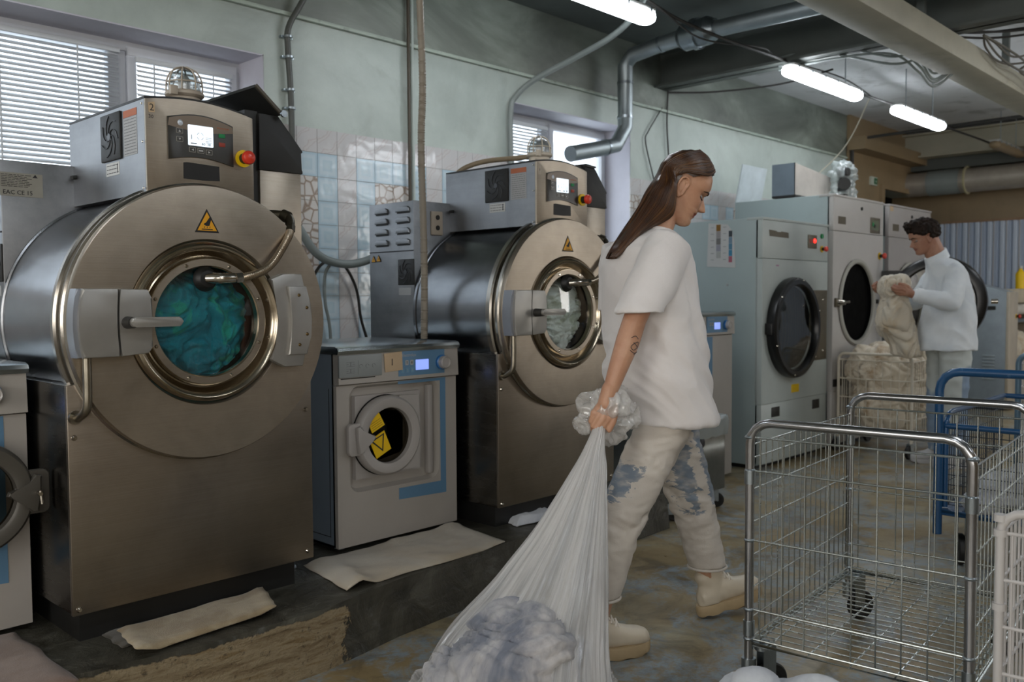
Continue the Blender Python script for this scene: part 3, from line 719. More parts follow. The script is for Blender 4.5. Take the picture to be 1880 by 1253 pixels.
def make_big_washer(label):
    X, Y, Zb = 1.365, 2.69, .2
    t = thing('washer_extractor', label, 'washing machine', (X, Y, Zb), 'big stainless washer extractors', off=(0, 0, Zb))
    # coordinates from here: x about the machine centre, y back from the front panel, z above the floor
    b = MB(); b.box(-.37, .37, .06, .9, .2, .302); smallpart('base_frame', b, M_black, t)
    o = box_part('base_cabinet', (-.406, .406, .012, .93, .30, .975), steel('steel_cabinet_shaded', '#5c5a56', .26, (5, .7, 5), .1, .2), t, .004)  # darker steel than the front: shade on the sides put into the colour
    b = MB(); b.box(-.41, .41, -.004, .012, .30, .975, .003); fp = smallpart('front_panel', b, S_front, t)
    for sx, sz in ((-.392, .822), (.386, .832), (-.392, .318), (.386, .328)):
        b = MB(); fastener(b, sx, -.004, sz, .009); smallpart('screw', b, S_bolt, fp)
    cx, cz = .014, 1.148
    b = MB(); b.lathe([(.418, .02), (.418, .30), (.4185, .57)], (cx, 0, cz), 'y', 96)
    b.lathe([(.41, .57), (.424, .562), (.424, .55), (.418, .548)], (cx, 0, cz), 'y', 96); smallpart('drum_shell', b, S_side, t)
    b = MB(); b.lathe([(.419, .06), (.442, .055), (.444, .03), (.438, .022), (.425, .02), (.425, .006), (.436, .004), (.438, -.012), (.432, -.018), (.415, -.018)], (cx, 0, cz), 'y', 96); smallpart('flange', b, steel('steel_flange', '#9a958c', .22, (5, 5, 5), .1, .1), t)
    b = MB(); b.lathe([(.415, -.014), (.431, -.016), (.433, -.03), (.428, -.040), (.40, -.042), (.262, -.042), (.25, -.03), (.235, .0), (.21, .012)], (cx, 0, cz), 'y', 96)
    fd = smallpart('drum_front', b, S_disc, t)
    warn_triangle(fd, .012, 1.458, -.042, .074)
    b = MB(); b.lathe([(.212, .01), (.212, .34), (.0, .34)], (cx, 0, cz), 'y', 48); smallpart('drum_cavity', b, M_cavity, t)
    # rear box with louvres
    b = MB(); b.box(-.39, .41, .575, .92, .975, 1.685, .004); rb = smallpart('rear_box', b, S_box, t)
    b = MB(); b.box(-.392, -.39, .577, .918, 1.445, 1.45); smallpart('seam', b, M_ink, rb)
    for i, z in enumerate((1.647, 1.597, 1.545, 1.492)):
        for y0 in (.60, .765):
            q = MB(); q.prism([(y0, z-.012), (y0+.1, z-.012), (y0+.097, z+.006), (y0+.088, z+.013), (y0+.012, z+.013), (y0+.003, z+.006)], -.402, -.389, 'yz', .004); smallpart('louvre', q, S_box, rb); q = MB(); q.box(-.3925, -.389, y0+.003, y0+.097, z-.019, z-.012); smallpart('louvre_slot', q, M_plblack, rb)
    fan_grille(rb, .63, 1.345, .12, .125, -.39)
    warn_triangle(rb, .885, 1.412, -.3915, .034, True, False); warn_triangle(rb, .845, 1.414, -.3915, .034, True, False)
    b = MB(); b.box(-.391, -.39, .6, .69, 1.235, 1.27); smallpart('label', b, M_grey, rb)
    for k in (0, 1):
        b = MB(); x = -.285+k*.15; b.box(x, x+.07, .562, .575, 1.525, 1.64, .004); so = smallpart('socket', b, M_cream, rb)
        b = MB(); b.cyl((x+.035, .562, 1.61), (x+.035, .558, 1.61), .012, seg=12); b.cyl((x+.035, .562, 1.56), (x+.035, .558, 1.56), .012, seg=12); smallpart('socket_hole', b, M_plblack, so)
    # console
    arch = [(-.158, 1.545), (-.158, 1.829)]+[(-.158+.36*k/12, 1.829+.020*math.sin(PI*k/12)-.012*(k/12)) for k in range(1, 13)]+[(.202, 1.545)]
    arch2 = [(-.158+.36*k/12, 1.545+.0*k) for k in range(11, 0, -1)]
    b = MB(); b.prism(arch, .006, .60, 'xz'); co = smallpart('console', b, S_box, t)
    b = MB(); b.prism(arch, -.004, .008, 'xz', .003); cf = smallpart('console_front', b, S_disc, co)
    b = MB(); b.prism([(p[0]*1.0, p[1]+.001) for p in arch[1:-1]]+[(p[0], p[1]+.008) for p in arch[1:-1]][::-1], .004, .60, 'xz'); smallpart('top_cover', b, M_plblack, co)
    pan = [(-.092+.219*k/10, 1.776+.019*math.sin(PI*k/10)*1.0+.008-.004*k/10) for k in range(11)]
    pan = pan+[(.127-.219*k/10, 1.650+.016*math.sin(PI*k/10)+.004*(k/10)) for k in range(11)]
    b = MB(); b.prism(pan, -.004, -.009, 'xz', .0015); cp = smallpart('control_panel', b, M_panelk, cf)
    top = pan[:11]; low = [(p[0], 1.757+.0*i-.010*math.sin(PI*i/10)) for i, p in enumerate(top)]
    b = MB(); b.prism([(x+(.004 if i == 0 else -.004 if i == 10 else 0), z-.004) for i, (x, z) in enumerate(top)]+low[::-1], -.009, -.0098, 'xz'); smallpart('bronze_band', b, M_panelb, cp)
    b = MB(); b.prism(rrect(-.028, .056, 1.703, 1.767, .003), -.0098, -.0115, 'xz'); sc_ = smallpart('screen', b, M_screenw, cp, 'lit white display')
    b = MB()
    for a in range(4):
        aa = PI/4+a*PI/2; b.tube([(.012+.011*math.cos(aa+q), -.0118, 1.734+.011*math.sin(aa+q)) for q in (-.5, 0, .5)], .0006, 4)
    for k in range(4): b.box(.03, .05, -.012, -.0115, 1.731-k*.005, 1.732-k*.005)
    b.box(-.018, -.016, -.012, -.0115, 1.722, 1.736); b.box(-.02, 0.0, -.012, -.0115, 1.708, 1.711); smallpart('display_marks', b, M_inkg, sc_)
    text('display_text', '40  38', .012, (.016, -.012, 1.7065), FRONT, M_inkg, sc_)
    for x, z, s in ((-.055, 1.744, '▲'), (-.055, 1.718, '▼'), (-.014, 1.69, '◀'), (.014, 1.689, 'F'), (.042, 1.687, '▶')):
        b = MB(); b.prism(rrect(x-.011, x+.011, z-.008, z+.008, .002), -.009, -.0105, 'xz'); bt = smallpart('button', b, M_btn, cp)
        b = MB(); b.prism(rrect(x-.0095, x+.0095, z-.0065, z+.0065, .0015), -.0105, -.0109, 'xz'); smallpart('button_face', b, M_panelk, bt)
        b = MB(); q = .0035; b.prism({'▲': [(x-q, z-q), (x+q, z-q), (x, z+q)], '▼': [(x-q, z+q), (x+q, z+q), (x, z-q)], '◀': [(x+q, z-q), (x+q, z+q), (x-q, z)], '▶': [(x-q, z-q), (x-q, z+q), (x+q, z)]}.get(s, [(x-.007, z-.002), (x+.007, z-.002), (x+.007, z+.002), (x-.007, z+.002)]), -.0109, -.0112, 'xz'); smallpart('button_mark', b, M_white, bt)
    b = MB(); b.sphere((-.052, -.009, 1.769), (.0095, .003, .0095), 16, 8); smallpart('indicator', b, paint('indicator_silver', '#c9d2dc', .3, .3), cp)
    b = MB(); b.box(.076, .098, -.0108, -.009, 1.738, 1.751, .0008); smallpart('start_button', b, M_green, cp)
    b = MB(); b.box(.076, .098, -.0108, -.009, 1.710, 1.723, .0008); smallpart('stop_button', b, M_redb, cp)
    text('logo', 'START/STOP', .0075, (.07, -.0099, 1.765), FRONT, M_orange, cp)
    b = MB(); b.cyl((.164, -.004, 1.681), (.164, -.008, 1.681), .028, seg=28); es = smallpart('emergency_stop', b, M_yel2, cf, 'red mushroom emergency stop button on a yellow disc')
    b = MB(); b.cyl((.164, -.008, 1.681), (.164, -.034, 1.681), .017, seg=20); smallpart('stem', b, M_plblack, es)
    b = MB(); b.lathe([(0, -.052), (.012, -.051), (.020, -.047), (.023, -.040), (.021, -.032), (0, -.031)], (.164, 0, 1.681), 'y', 28); smallpart('push_button', b, M_red, es)
    b = MB(); b.prism([(-.042, 1.648), (-.03, 1.650), (.078, 1.646), (.079, 1.60), (.02, 1.597), (-.043, 1.598)], -.004, -.0052, 'xz'); smallpart('black_tape', b, M_tape, cf)
    # console side
    fan_grille(co, .245, 1.742, .15, .15, -.158)
    label_plate(co, 'warning_label', .155, .058, 1.67, 1.787, -.158, M_grey, 12)
    b = MB(); b.box(-.159, -.158, .058, .155, 1.789, 1.811); smallpart('orange_label', b, M_orange, co)
    label_plate(co, 'filter_label', .295, .193, 1.62, 1.661, -.158, M_white, 3, M_ink)
    b = MB(); b.box(-.1592, -.1588, .205, .209, 1.626, 1.655); smallpart('arrow', b, M_ink, co)
    for yy in (.548, .56):
        b = MB(); b.cyl((-.158, yy, 1.645), (-.172, yy, 1.642), .007, seg=10); smallpart('cable_gland', b, M_plblack, co)
    b = MB()
    for z in (1.56, 1.70, 1.815): fastener(b, -.162, .012, z, .004, (-1, 0, 0))
    smallpart('screws', b, S_bolt, co)
    # soap box: steel body, black hopper
    b = MB(); b.box(.262, .425, .06, .34, 1.25, 1.662, .003); sb = smallpart('soap_box', b, S_disc, t)
    b = MB(); b.prism([(.258, 1.662), (.430, 1.662), (.430, 1.672), (.424, 1.674), (.422, 1.735), (.432, 1.738), (.428, 1.745), (.335, 1.852), (.262, 1.852)], .055, .35, 'xz', .002); smallpart('soap_hopper', b, M_plblack, sb)
    b = MB(); b.box(.215, .262, .07, .40, 1.3, 1.86); smallpart('gap_block', b, M_plblack, sb)  # black block put in for the dark gap beside the console
    # door
    dx, dz = .006, 1.150
    b = MB(); b.lathe([(.252, -.038), (.252, -.050), (.246, -.062), (.238, -.068), (.229, -.064), (.222, -.052), (.214, -.040), (.208, -.034), (.204, -.036), (.202, -.05), (.198, -.054), (.176, -.054), (.172, -.050), (.171, -.03)], (dx, 0, dz), 'y', 96)
    dr = smallpart('door', b, S_ring, t)
    b = MB(); b.lathe([(.1965, -.0545), (.1965, -.0565), (.176, -.0565), (.176, -.0545)], (dx, 0, dz), 'y', 96); smallpart('clamp_ring', b, S_disc, dr)
    for k in range(8):
        a = math.radians(22.5+45*k); b = MB(); fastener(b, dx+.187*math.cos(a), -.0565, dz+.187*math.sin(a), .0062); smallpart('bolt', b, S_bolt, dr)
    for x, z in ((-.21, 1.185), (-.21, 1.118), (.215, 1.215), (.235, 1.15), (.215, 1.095)):
        b = MB(); fastener(b, x, -.048, z, .0065); smallpart('bolt', b, S_bolt, dr)
    b = MB(); b.lathe([(.172, -.036), (.12, -.042), (.06, -.046), (0, -.048)], (dx, 0, dz), 'y', 64); smallpart('glass', b, M_dglass, dr)
    b = MB(); b.lathe([(.0, -.07), (.026, -.066), (.036, -.055), (.04, -.044), (.03, -.035)], (-.0, 0, 1.284), 'y', 24); gr = smallpart('grommet', b, M_black, dr)
    # steam hose from the glass to the elbow at the right
    hp = [(.015, -.075, 1.286), (.06, -.098, 1.287), (.10, -.105, 1.290), (.16, -.10, 1.305), (.215, -.085, 1.335), (.262, -.07, 1.385), (.298, -.055, 1.43), (.318, -.035, 1.455)]
    b = MB(); b.tube(catmull(hp[1:], 26), lambda u: .0125+.0012*math.sin(u*2*PI*52), 12); ho = smallpart('steam_hose', b, steel('hose_steel', '#a89a86', .3, (5, 5, 5), .1, .1), t)
    b = MB(); b.tube(catmull([(.0, -.06, 1.285), (.03, -.092, 1.286), (.07, -.101, 1.287)], 6), .0165, 14); b.cyl((.075, -.101, 1.287), (.095, -.104, 1.289), .0175, seg=6); b.cyl((.018, -.07, 1.286), (.035, -.094, 1.286), .019, seg=6); smallpart('fitting', b, S_bolt, ho)
    b = MB(); b.tube(catmull([(.318, -.032, 1.462), (.33, -.012, 1.49), (.325, .01, 1.505), (.285, .03, 1.508), (.25, .04, 1.505)], 5), .0165, 12); b.cyl((.312, -.04, 1.448), (.322, -.028, 1.468), .018, seg=6); b.cyl((.33, -.008, 1.497), (.318, .014, 1.508), .021, seg=12); smallpart('elbow', b, paint('brass_dark', '#4b463a', .4, .8), ho)
    # latch at the left, lever
    def arcx(z, r): return cx-math.sqrt(max(r*r-(z-cz)**2, 0))
    zs = [1.056+.196*k/8 for k in range(9)]
    b = MB(); pts = [(arcx(z, .418), z) for z in zs]+[(-.292-.006*(1-((z-1.154)/.1)**2), z) for z in zs[::-1]]
    b.prism(pts, -.030, -.098, 'xz', .006); la = smallpart('latch_housing', b, S_cast, t)
    b = MB(); pts = [(arcx(z, .430), z) for z in zs]+[(arcx(z, .410), z) for z in zs[::-1]]; b.prism(pts, .0, -.085, 'xz', .004); smallpart('latch_side', b, paint('cast_blue', '#8f949c', .4, .5), la)
    b = MB(); pts = [(-.285-.006*(1-((z-1.154)/.1)**2), z) for z in zs]+[(-.205, 1.250), (-.193, 1.225), (-.2, 1.15), (-.192, 1.082), (-.205, 1.062)]; b.prism(pts, -.03, -.096, 'xz', .006); lp = smallpart('latch_plate', b, S_cast, dr)
    b = MB(); b.cyl((-.268, -.096, 1.154), (-.268, -.135, 1.154), .018, .016, 24); smallpart('lever_hub', b, S_castd, lp)
    b = MB(); b.prism(rrect(-.278, -.125, 1.141, 1.169, .012, 5), -.125, -.150, 'xz', .005); smallpart('lever', b, S_cast, lp)
    # hinge at the right
    zs = [.992+.312*k/10 for k in range(11)]
    b = MB(); pts = [(.335, 1.304), (.265, 1.304), (.215, 1.285), (.236, 1.235), (.248, 1.15), (.236, 1.07), (.21, 1.02), (.265, .992), (.335, .992), (.352, 1.06), (.358, 1.15), (.352, 1.24)]
    b.prism(pts, -.04, -.074, 'xz', .006); hi = smallpart('hinge', b, S_cast, t)
    b = MB(); pts = [(.345, 1.262), (.272, 1.262), (.284, 1.21), (.288, 1.15), (.284, 1.09), (.272, 1.032), (.345, 1.032), (.36, 1.09), (.365, 1.15), (.36, 1.21)]; b.prism(pts, -.074, -.086, 'xz', .004); hc = smallpart('hinge_cover', b, S_cast, hi)
    for x, z in ((.315, 1.232), (.345, 1.19), (.345, 1.10), (.315, 1.065)):
        b = MB(); fastener(b, x, -.086, z, .006); smallpart('bolt', b, paint('bolt_brass', '#6d5a3a', .4, .8), hc)
    # drain pipe below the latch
    b = MB(); b.tube(catmull([(-.372, -.06, 1.06), (-.372, -.06, .97), (-.374, -.055, .91), (-.382, -.02, .883), (-.388, .0, .88)], 8), .0125, 14); b.cyl((-.388, -.012, .882), (-.390, -.002, .881), .02, seg=16); smallpart('drain_pipe', b, steel('pipe_steel_dark', '#8c8576', .3, (5, 5, 5), .1, .1), t)
    return t
BIG = make_big_washer('nearest big stainless washing machine with teal laundry behind its round window')
OFFB = Vector((1.365, 2.69, 0))
BIG2 = copy_tree(BIG)
for o_ in [c_ for q_ in BIG.children if q_.name.startswith('rear_box') for c_ in q_.children if c_.name.startswith('socket')]:
    for c_ in list(o_.children): bpy.data.objects.remove(c_)
    bpy.data.objects.remove(o_)
BIG2 = BIG2; BIG2.location = (3.150, 2.715, .2)
tag(BIG2, 'farther big stainless washing machine with white laundry, behind the small washer', 'washing machine', 'big stainless washer extractors')
def onbig(name, mb, mat, label, parent=BIG):
    o = obj(name, mb, mat, parent); o['label'] = label; return o
# things that differ between the two
b = MB(); b.prism([(-.150, 1.818), (-.130, 1.822), (-.130, 1.79), (-.149, 1.788)], -.0045, -.0055, 'xz')
c1 = onbig('number_card', b, M_card, 'card marked 2'); text('handwriting', '2', .03, (-.147, -.0057, 1.794), FRONT, M_ink, c1); text('handwriting', '30', .016, (-.15, -.0046, 1.771), FRONT, M_ink, c1)
b = MB(); b.box(-.392, -.26, .573, .575, 1.567, 1.645); c1 = onbig('rating_label', b, paint('rating_grey', '#87857c', .6), 'silver rating label')
text('label_text', 'EAC CE 15', .02, (-.385, .572, 1.573), FRONT, M_ink, c1)
b = MB()
rr = random.Random(4)
for k in range(8):
    x = -.388
    while x < -.31: w = rr.uniform(.006, .02); b.box(x, x+w, .572, .573, 1.637-k*.0055, 1.6385-k*.0055); x += w+.003
b.prism([(-.292, 1.632), (-.283, 1.643), (-.276, 1.632)], .572, .573, 'xz'); obj('print', b, M_ink, c1)
lid0 = MB(); lid0.prism([(.339, 1.862), (.334, 1.852), (.235, 1.932), (.240, 1.943)], .04, .46, 'xz', .001); lid = onbig('hopper_lid', lid0, M_plblack, 'open black hopper lid')
b = MB()
for k in range(6): b.prism([(.335-.018*k, 1.864+.0145*k), (.33-.018*k, 1.869+.0145*k), (.318-.018*k, 1.879+.0145*k), (.322-.018*k, 1.874+.0145*k)], .44, .46+.012*(k % 2), 'xz')
q_ = MB(); q_.cyl((.339, .031, 1.857), (.339, .022, 1.857), .012, seg=16); obj('pivot', q_, M_galv, lid); b.prism([(.345, 1.857), (.337, 1.85), (.238, 1.935), (.242, 1.944)], .032, .04, 'xz'); obj('rim', b, paint('lid_edge', '#4a443a', .5), lid)
lid0 = MB(); lid0.prism([(.262, 1.853), (.338, 1.853), (.338, 1.862), (.262, 1.868)], .05, .36, 'xz', .001); onbig('hopper_lid', lid0, M_plblack, 'closed black hopper lid', BIG2)
b = MB(); b.box(-.148, -.128, -.0055, -.004, 1.772, 1.818, .0005); c2 = onbig('number_card', b, M_cream, 'small cream card', BIG2); text('handwriting', '3', .014, (-.142, -.0058, 1.79), FRONT, M_ink, c2)

# beacon (cage lamp) on each console: its own thing
def cage_lamp(label, x, y, z, mat):
    t = thing('cage_lamp', label, 'lamp', (x, y, z), 'cage lamps on the washer consoles')
    b = MB(); b.lathe([(0, 0), (.05, 0), (.05, .034), (.056, .036), (.062, .042), (.062, .05), (.055, .056), (0, .056)], (x, y, z), 'z', 36); bs = obj('base', b, mat, t)
    b = MB(); b.cyl((x-.05, y-.02, z+.012), (x-.078, y-.03, z+.012), .012, seg=12); b.box(x-.075, x-.05, y-.06, y-.045, z+.03, z+.06, .003); obj('cable_entry', b, mat, bs)
    b = MB(); b.lathe([(.051, .056), (.052, .075), (.047, .098), (.036, .116), (.018, .127), (0, .130)], (x, y, z), 'z', 36); obj('lens', b, M_lens, t)
    b = MB(); b.lathe([(.02, .056), (.02, .095), (.012, .108), (0, .11)], (x, y, z), 'z', 20); obj('bulb', b, paint('bulb_white', '#b9bcbb', .3), t)
    b = MB()
    for k in range(4):
        a = k*PI/4+.2; c, s = math.cos(a), math.sin(a)
        b.tube([(x+c*r, y+s*r, z+h) for r, h in ((.057, .05), (.057, .08), (.051, .104), (.036, .125), (.0, .137), (-.036, .125), (-.051, .104), (-.057, .08), (-.057, .05))], .0026, 6, 3)
    b.tube([(x+.056*math.cos(q*PI/12), y+.056*math.sin(q*PI/12), z+.083) for q in range(24)], .0024, 6, 0, True); obj('cage', b, mat, t)
cage_lamp('grey cage lamp on top of the nearest big washer', 1.365+.053, 2.69+.17, 1.852, M_cream)
cage_lamp('pale cage lamp on top of the farther big washer', 3.15+.055, 2.715+.17, 1.852, paint('cream_plastic_pale', '#c9bfae', .45))

# laundry pressed behind the windows
def terrymat(name, stops, sc):
    t = NT(name); co = t.coord()
    t.lk(t.ramp(t.noise(co, sc, 6, .6, 1.2), stops), t.b.inputs['Base Color']); t.b.inputs['Roughness'].default_value = .9
    t.bump(t.math('ADD', t.noise(co, 260, 3, .8), t.math('MULTIPLY', t.noise(co, 60, 4, .7, 1.5), 1.4)), .8, .004); return t.m
def load(name, label, cx, y0, mat, seed, top=.145, dep=.06):
    b = MB(); n = 90; cz = 1.150; vs = {}; R = .185
    for i in range(n+1):
        for j in range(n+1):
            u = -1+2*i/n; v = -1+2*j/n
            x = u*math.sqrt(1-v*v/2)*R; z = v*math.sqrt(1-u*u/2)*R
            r = math.hypot(x, z)/R
            p = Vector((x*9+seed, z*9, seed)); w = noise.noise_vector(p)*.9
            f = abs(noise.noise(Vector((x*10+seed+w.x, z*13+w.y, 2))))**.6*.045+abs(noise.noise(Vector((x*26+w.x*2+seed, z*30+w.y*2, 5))))*.028
            f = f*.8+.016*(1-folds((x, z, seed*.1), 70, seed)); f += .0022*math.sin((x*1.3+z*.6+w.x*.03)*420+noise.noise(p*2)*9)*(.5+.5*noise.noise(p*1.3))
            y = .0-.032+ (.05-f) + .05*r**3
            if z > top-.03: y += (z-top+.03)*1.5
            vs[i, j] = b.bm.verts.new((cx+x, y0+y, cz+z))
    for i in range(n):
        for j in range(n): b.face((vs[i, j], vs[i+1, j], vs[i+1, j+1], vs[i, j+1]))
    b.lathe([(.185, .075), (.15, .16), (0, .2)], (cx, y0, cz), 'y', 40)
    o = obj('laundry_load', b, mat, ang=90); tag(o, label, 'laundry'); return o
load('l', 'teal and turquoise towels pressed behind the window of the nearest big washer', 1.372, 2.69, terrymat('terry_teal', [(.3, lin('#0b6273')), (.45, lin('#147f90')), (.52, lin('#148a99')), (.6, lin('#27a08c')), (.68, lin('#107286')), (.78, lin('#094d61'))], 7), 3)
load('l', 'white laundry pressed behind the window of the farther big washer', 3.157, 2.715, terrymat('terry_white', [(.3, lin('#dfe4da')), (.5, lin('#f0f2ea')), (.62, lin('#c9ceba')), (.75, lin('#f6f7f2'))], 9), 8)

# ---------------------------------------------------------------- small front loaders
M_sgrey = paint('washer_grey', '#a19c95', .42, var=.03)
M_sside = paint('washer_side', '#75818d', .4, var=.04)
M_sblue = paint('washer_blue', '#5a7f9d', .4, var=.04)
M_sring = paint('washer_ring', '#a09c98', .4, var=.03)
M_steeltop = steel('steel_top', '#b5bcbd', .22, (2, 30, 30), .15, .12)
M_drw = paint('drawer_grey', '#868b8b', .45, var=.03)
def make_small(label, X, Y, Zb=.2, W=.64, D=.60, H=.82, door='closed', full=True, group='small front loading washers', stripe=None):
    t = thing('front_loader', label, 'washing machine', (X, Y, Zb), group, off=(0, 0, 0))
    h = H
    b = MB(); b.box(.0, W, .02 if not full else .26, D, .02, h-.02, .004)
    if full: b.box(.0, .012, .02, .27, .02, h-.02); b.box(W-.012, W, .02, .27, .02, h-.02); b.box(.0, W, .03, .27, .02, .03)
    body = smallpart('body', b, M_sside, t)
    b = MB()
    for x in (.05, W-.05):
        for y in (.07, D-.07): b.cyl((x, y, 0), (x, y, .02), .022, seg=12)
    smallpart('feet', b, M_black, body)
    b = MB(); b.box(-.001, 0, .05, D-.02, .06, .063); b.box(-.001, 0, .05, .053, .06, h-.16); smallpart('seam', b, M_ink, body)
    # lid
    b = MB(); prof = [(-.02, h-.022), (-.024, h-.008), (-.018, h+.004), (.0, h+.010), (D, h+.010), (D, h-.022)]; b.prism(prof, -.006, W+.006, 'yz', .003); smallpart('lid', b, M_steeltop, t)
    # control panel fascia, leaning back
    z0, z1 = h-.145, h-.022
    b = MB(); b.prism([(-.004, z0), (-.018, z0+.004), (-.012, z1), (.03, z1), (.03, z0)], 0, W, 'yz'); fa = smallpart('fascia', b, M_sgrey, t)
    zc = (z0+z1)/2; q = lambda z: -.018+.006*(z-z0)/(z1-z0)-.001     # y of the leaning face
    ty = q(zc)
    b = MB(); b.box(.0, .212, ty-.006, ty+.006, z0+.03, z1-.003, .003); dw = smallpart('soap_drawer', b, M_drw, fa)
    b = MB(); b.box(.01, .18, ty-.001, ty+.003, z0+.012, z0+.028); smallpart('drawer_gap', b, M_plblack, fa)
    b = MB()
    for zz in (zc+.022, zc-.005):
        b.box(.035, .075, ty-.0068, ty-.006, zz+.007, zz+.0085); b.box(.035, .075, ty-.0068, ty-.006, zz-.0095, zz-.008); b.box(.054, .057, ty-.0068, ty-.006, zz-.009, zz+.008)
        b.box(.035, .045, ty-.0068, ty-.006, zz-.0015, zz+.0005); b.box(.065, .075, ty-.0068, ty-.006, zz-.0015, zz+.0005)
    for k in range(3): b.tube([(.105+.032*k+.008*math.cos(a*.9), ty-.0065, zc+.012+.008*math.sin(a*.9)) for a in range(6)], .0007, 4)
    b.box(.091, .0918, ty-.0066, ty-.006, zc-.02, zc+.035); smallpart('drawer_symbols', b, M_inkg, dw)
    b = MB(); b.prism([(.24+.06, z0+.018), (.557, z0+.018), (.557, z1-.001), (.225+.08, z1-.001)], ty-.0025, ty+.004, 'xz'); bp = smallpart('blue_panel', b, M_sblue, fa)
    text('logo', 'Electrolux', .019, (.318, ty-.0028, z1-.024), FRONT, M_grey, bp)
    b = MB(); b.box(.393, .465, ty-.0045, ty-.0025, zc-.022, zc+.022, .001); smallpart('screen', b, M_screenb, bp, 'lit blue display')
    for x, z, s, bg in ((.345, zc+.012, 'T', 1), (.372, zc+.012, '8', 1), (.322, zc-.02, '1', 0), (.348, zc-.02, '2', 0), (.374, zc-.02, '3', 0)):
        b = MB(); b.prism(rrect(x-.009, x+.009, z-.0105, z+.0105, .003), ty-.0025, ty-.0035, 'xz'); bt = smallpart('button', b, M_grey if bg else paint('button_blue', '#5f8aa6', .4), bp)
        text('button_mark', s, .015, (x-.004, ty-.0038, z-.005), FRONT, M_ink if bg else M_grey, bt)
    b = MB(); b.lathe([(.032, -.0), (.032, -.012), (.028, -.016)], (.538, ty, zc+.004), 'y', 32); kn = smallpart('dial', b, paint('dial_blue', '#2d6ca8', .3), bp)
    b = MB(); b.lathe([(.028, -.012), (.027, -.034), (.023, -.038), (.019, -.034), (.0, -.034)], (.538, ty, zc+.004), 'y', 32); smallpart('dial_cap', b, M_sring, kn)
    if not full:
        b = MB(); b.box(.0, W, .0, .02, .02, z0-.002, .003); fr = smallpart('front_panel', b, M_sgrey, t)
        b = MB(); b.box(.05, .40, -.0015, 0, .03, z0-.01); smallpart('blue_band', b, M_sblue, fr)
        return t
    # front with rounded recess
    x0, x1, a0, a1 = .072, .525, h-.575, h-.165
    outer = rrect(0, W, .02, z0-.002, .002, 6); inner = rrect(x0-.012, x1+.012, a0-.012, a1+.012, .05, 6); inn2 = rrect(x0, x1, a0, a1, .045, 6)
    b = MB(); n = len(inner)
    O = [b.bm.verts.new((p[0], 0, p[1])) for p in outer]; I = [b.bm.verts.new((p[0], 0, p[1])) for p in inner]; J = [b.bm.verts.new((p[0], .03, p[1])) for p in inn2]; K = [b.bm.verts.new((p[0], .03, p[1])) for p in outer]
    for k in range(n):
        j = (k+1) % n; b.face((O[k], O[j], I[j], I[k])); b.face((I[k], I[j], J[j], J[k])); b.face((O[k], K[k], K[j], O[j]))
    cx, cz = .238, (a0+a1)/2+.005
    Hh = []
    for p in inn2:
        a = math.atan2(p[1]-cz, p[0]-cx); Hh.append(b.bm.verts.new((cx+.137*math.cos(a), .03, cz+.137*math.sin(a))))
    for k in range(n): b.face((J[k], J[(k+1) % n], Hh[(k+1) % n], Hh[k]))
    fr = smallpart('front_panel', b, M_sgrey, t)
    b = MB(); zt = z0-.004
    def dec(pts): b.prism(pts, -.0012-dec.k, .0, 'xz'); dec.k += .0002
    dec.k = 0
    dec([(.31, zt), (.576, zt), (.576, zt-.02), (.545, zt-.012), (.31, zt-.012)])
    dec([(.576, zt-.018), (.576, a0-.05), (.545, a0-.05), (.545, zt-.012)])
    dec([(.576, a0-.04), (.576, a0-.085), (.31, a0-.075), (.31, a0-.027), (.545, a0-.03)])
    smallpart('blue_decal', b, M_sblue, fr)
    b = MB(); b.holed(x0+.02, x1-.09, a0+.04, a1-.03, cx, cz, .138, .005, .022); rc = smallpart('door_surround', b, M_sring, fr)
    b = MB(); b.box(x1-.05, x1-.02, .0, .028, a0+.01, a1-.01, .008); smallpart('hinge_cover', b, M_sring, fr)
    cx, cz = .238, (a0+a1)/2+.005
    b = MB(); b.lathe([(.139, .031), (.16, .05), (.16, .25), (0, .25)], (cx, 0, cz), 'y', 40); b2 = smallpart('drum', b, steel('drum_dark', '#2b2a28', .3, (4, 4, 4), .1, .3), t)
    b = MB(); b.lathe([(.166, .004), (.168, .0), (.15, -.0), (.14, .006)], (cx, 0, cz), 'y', 48); smallpart('door_gasket', b, M_black, fr)
    return t, cx, cz
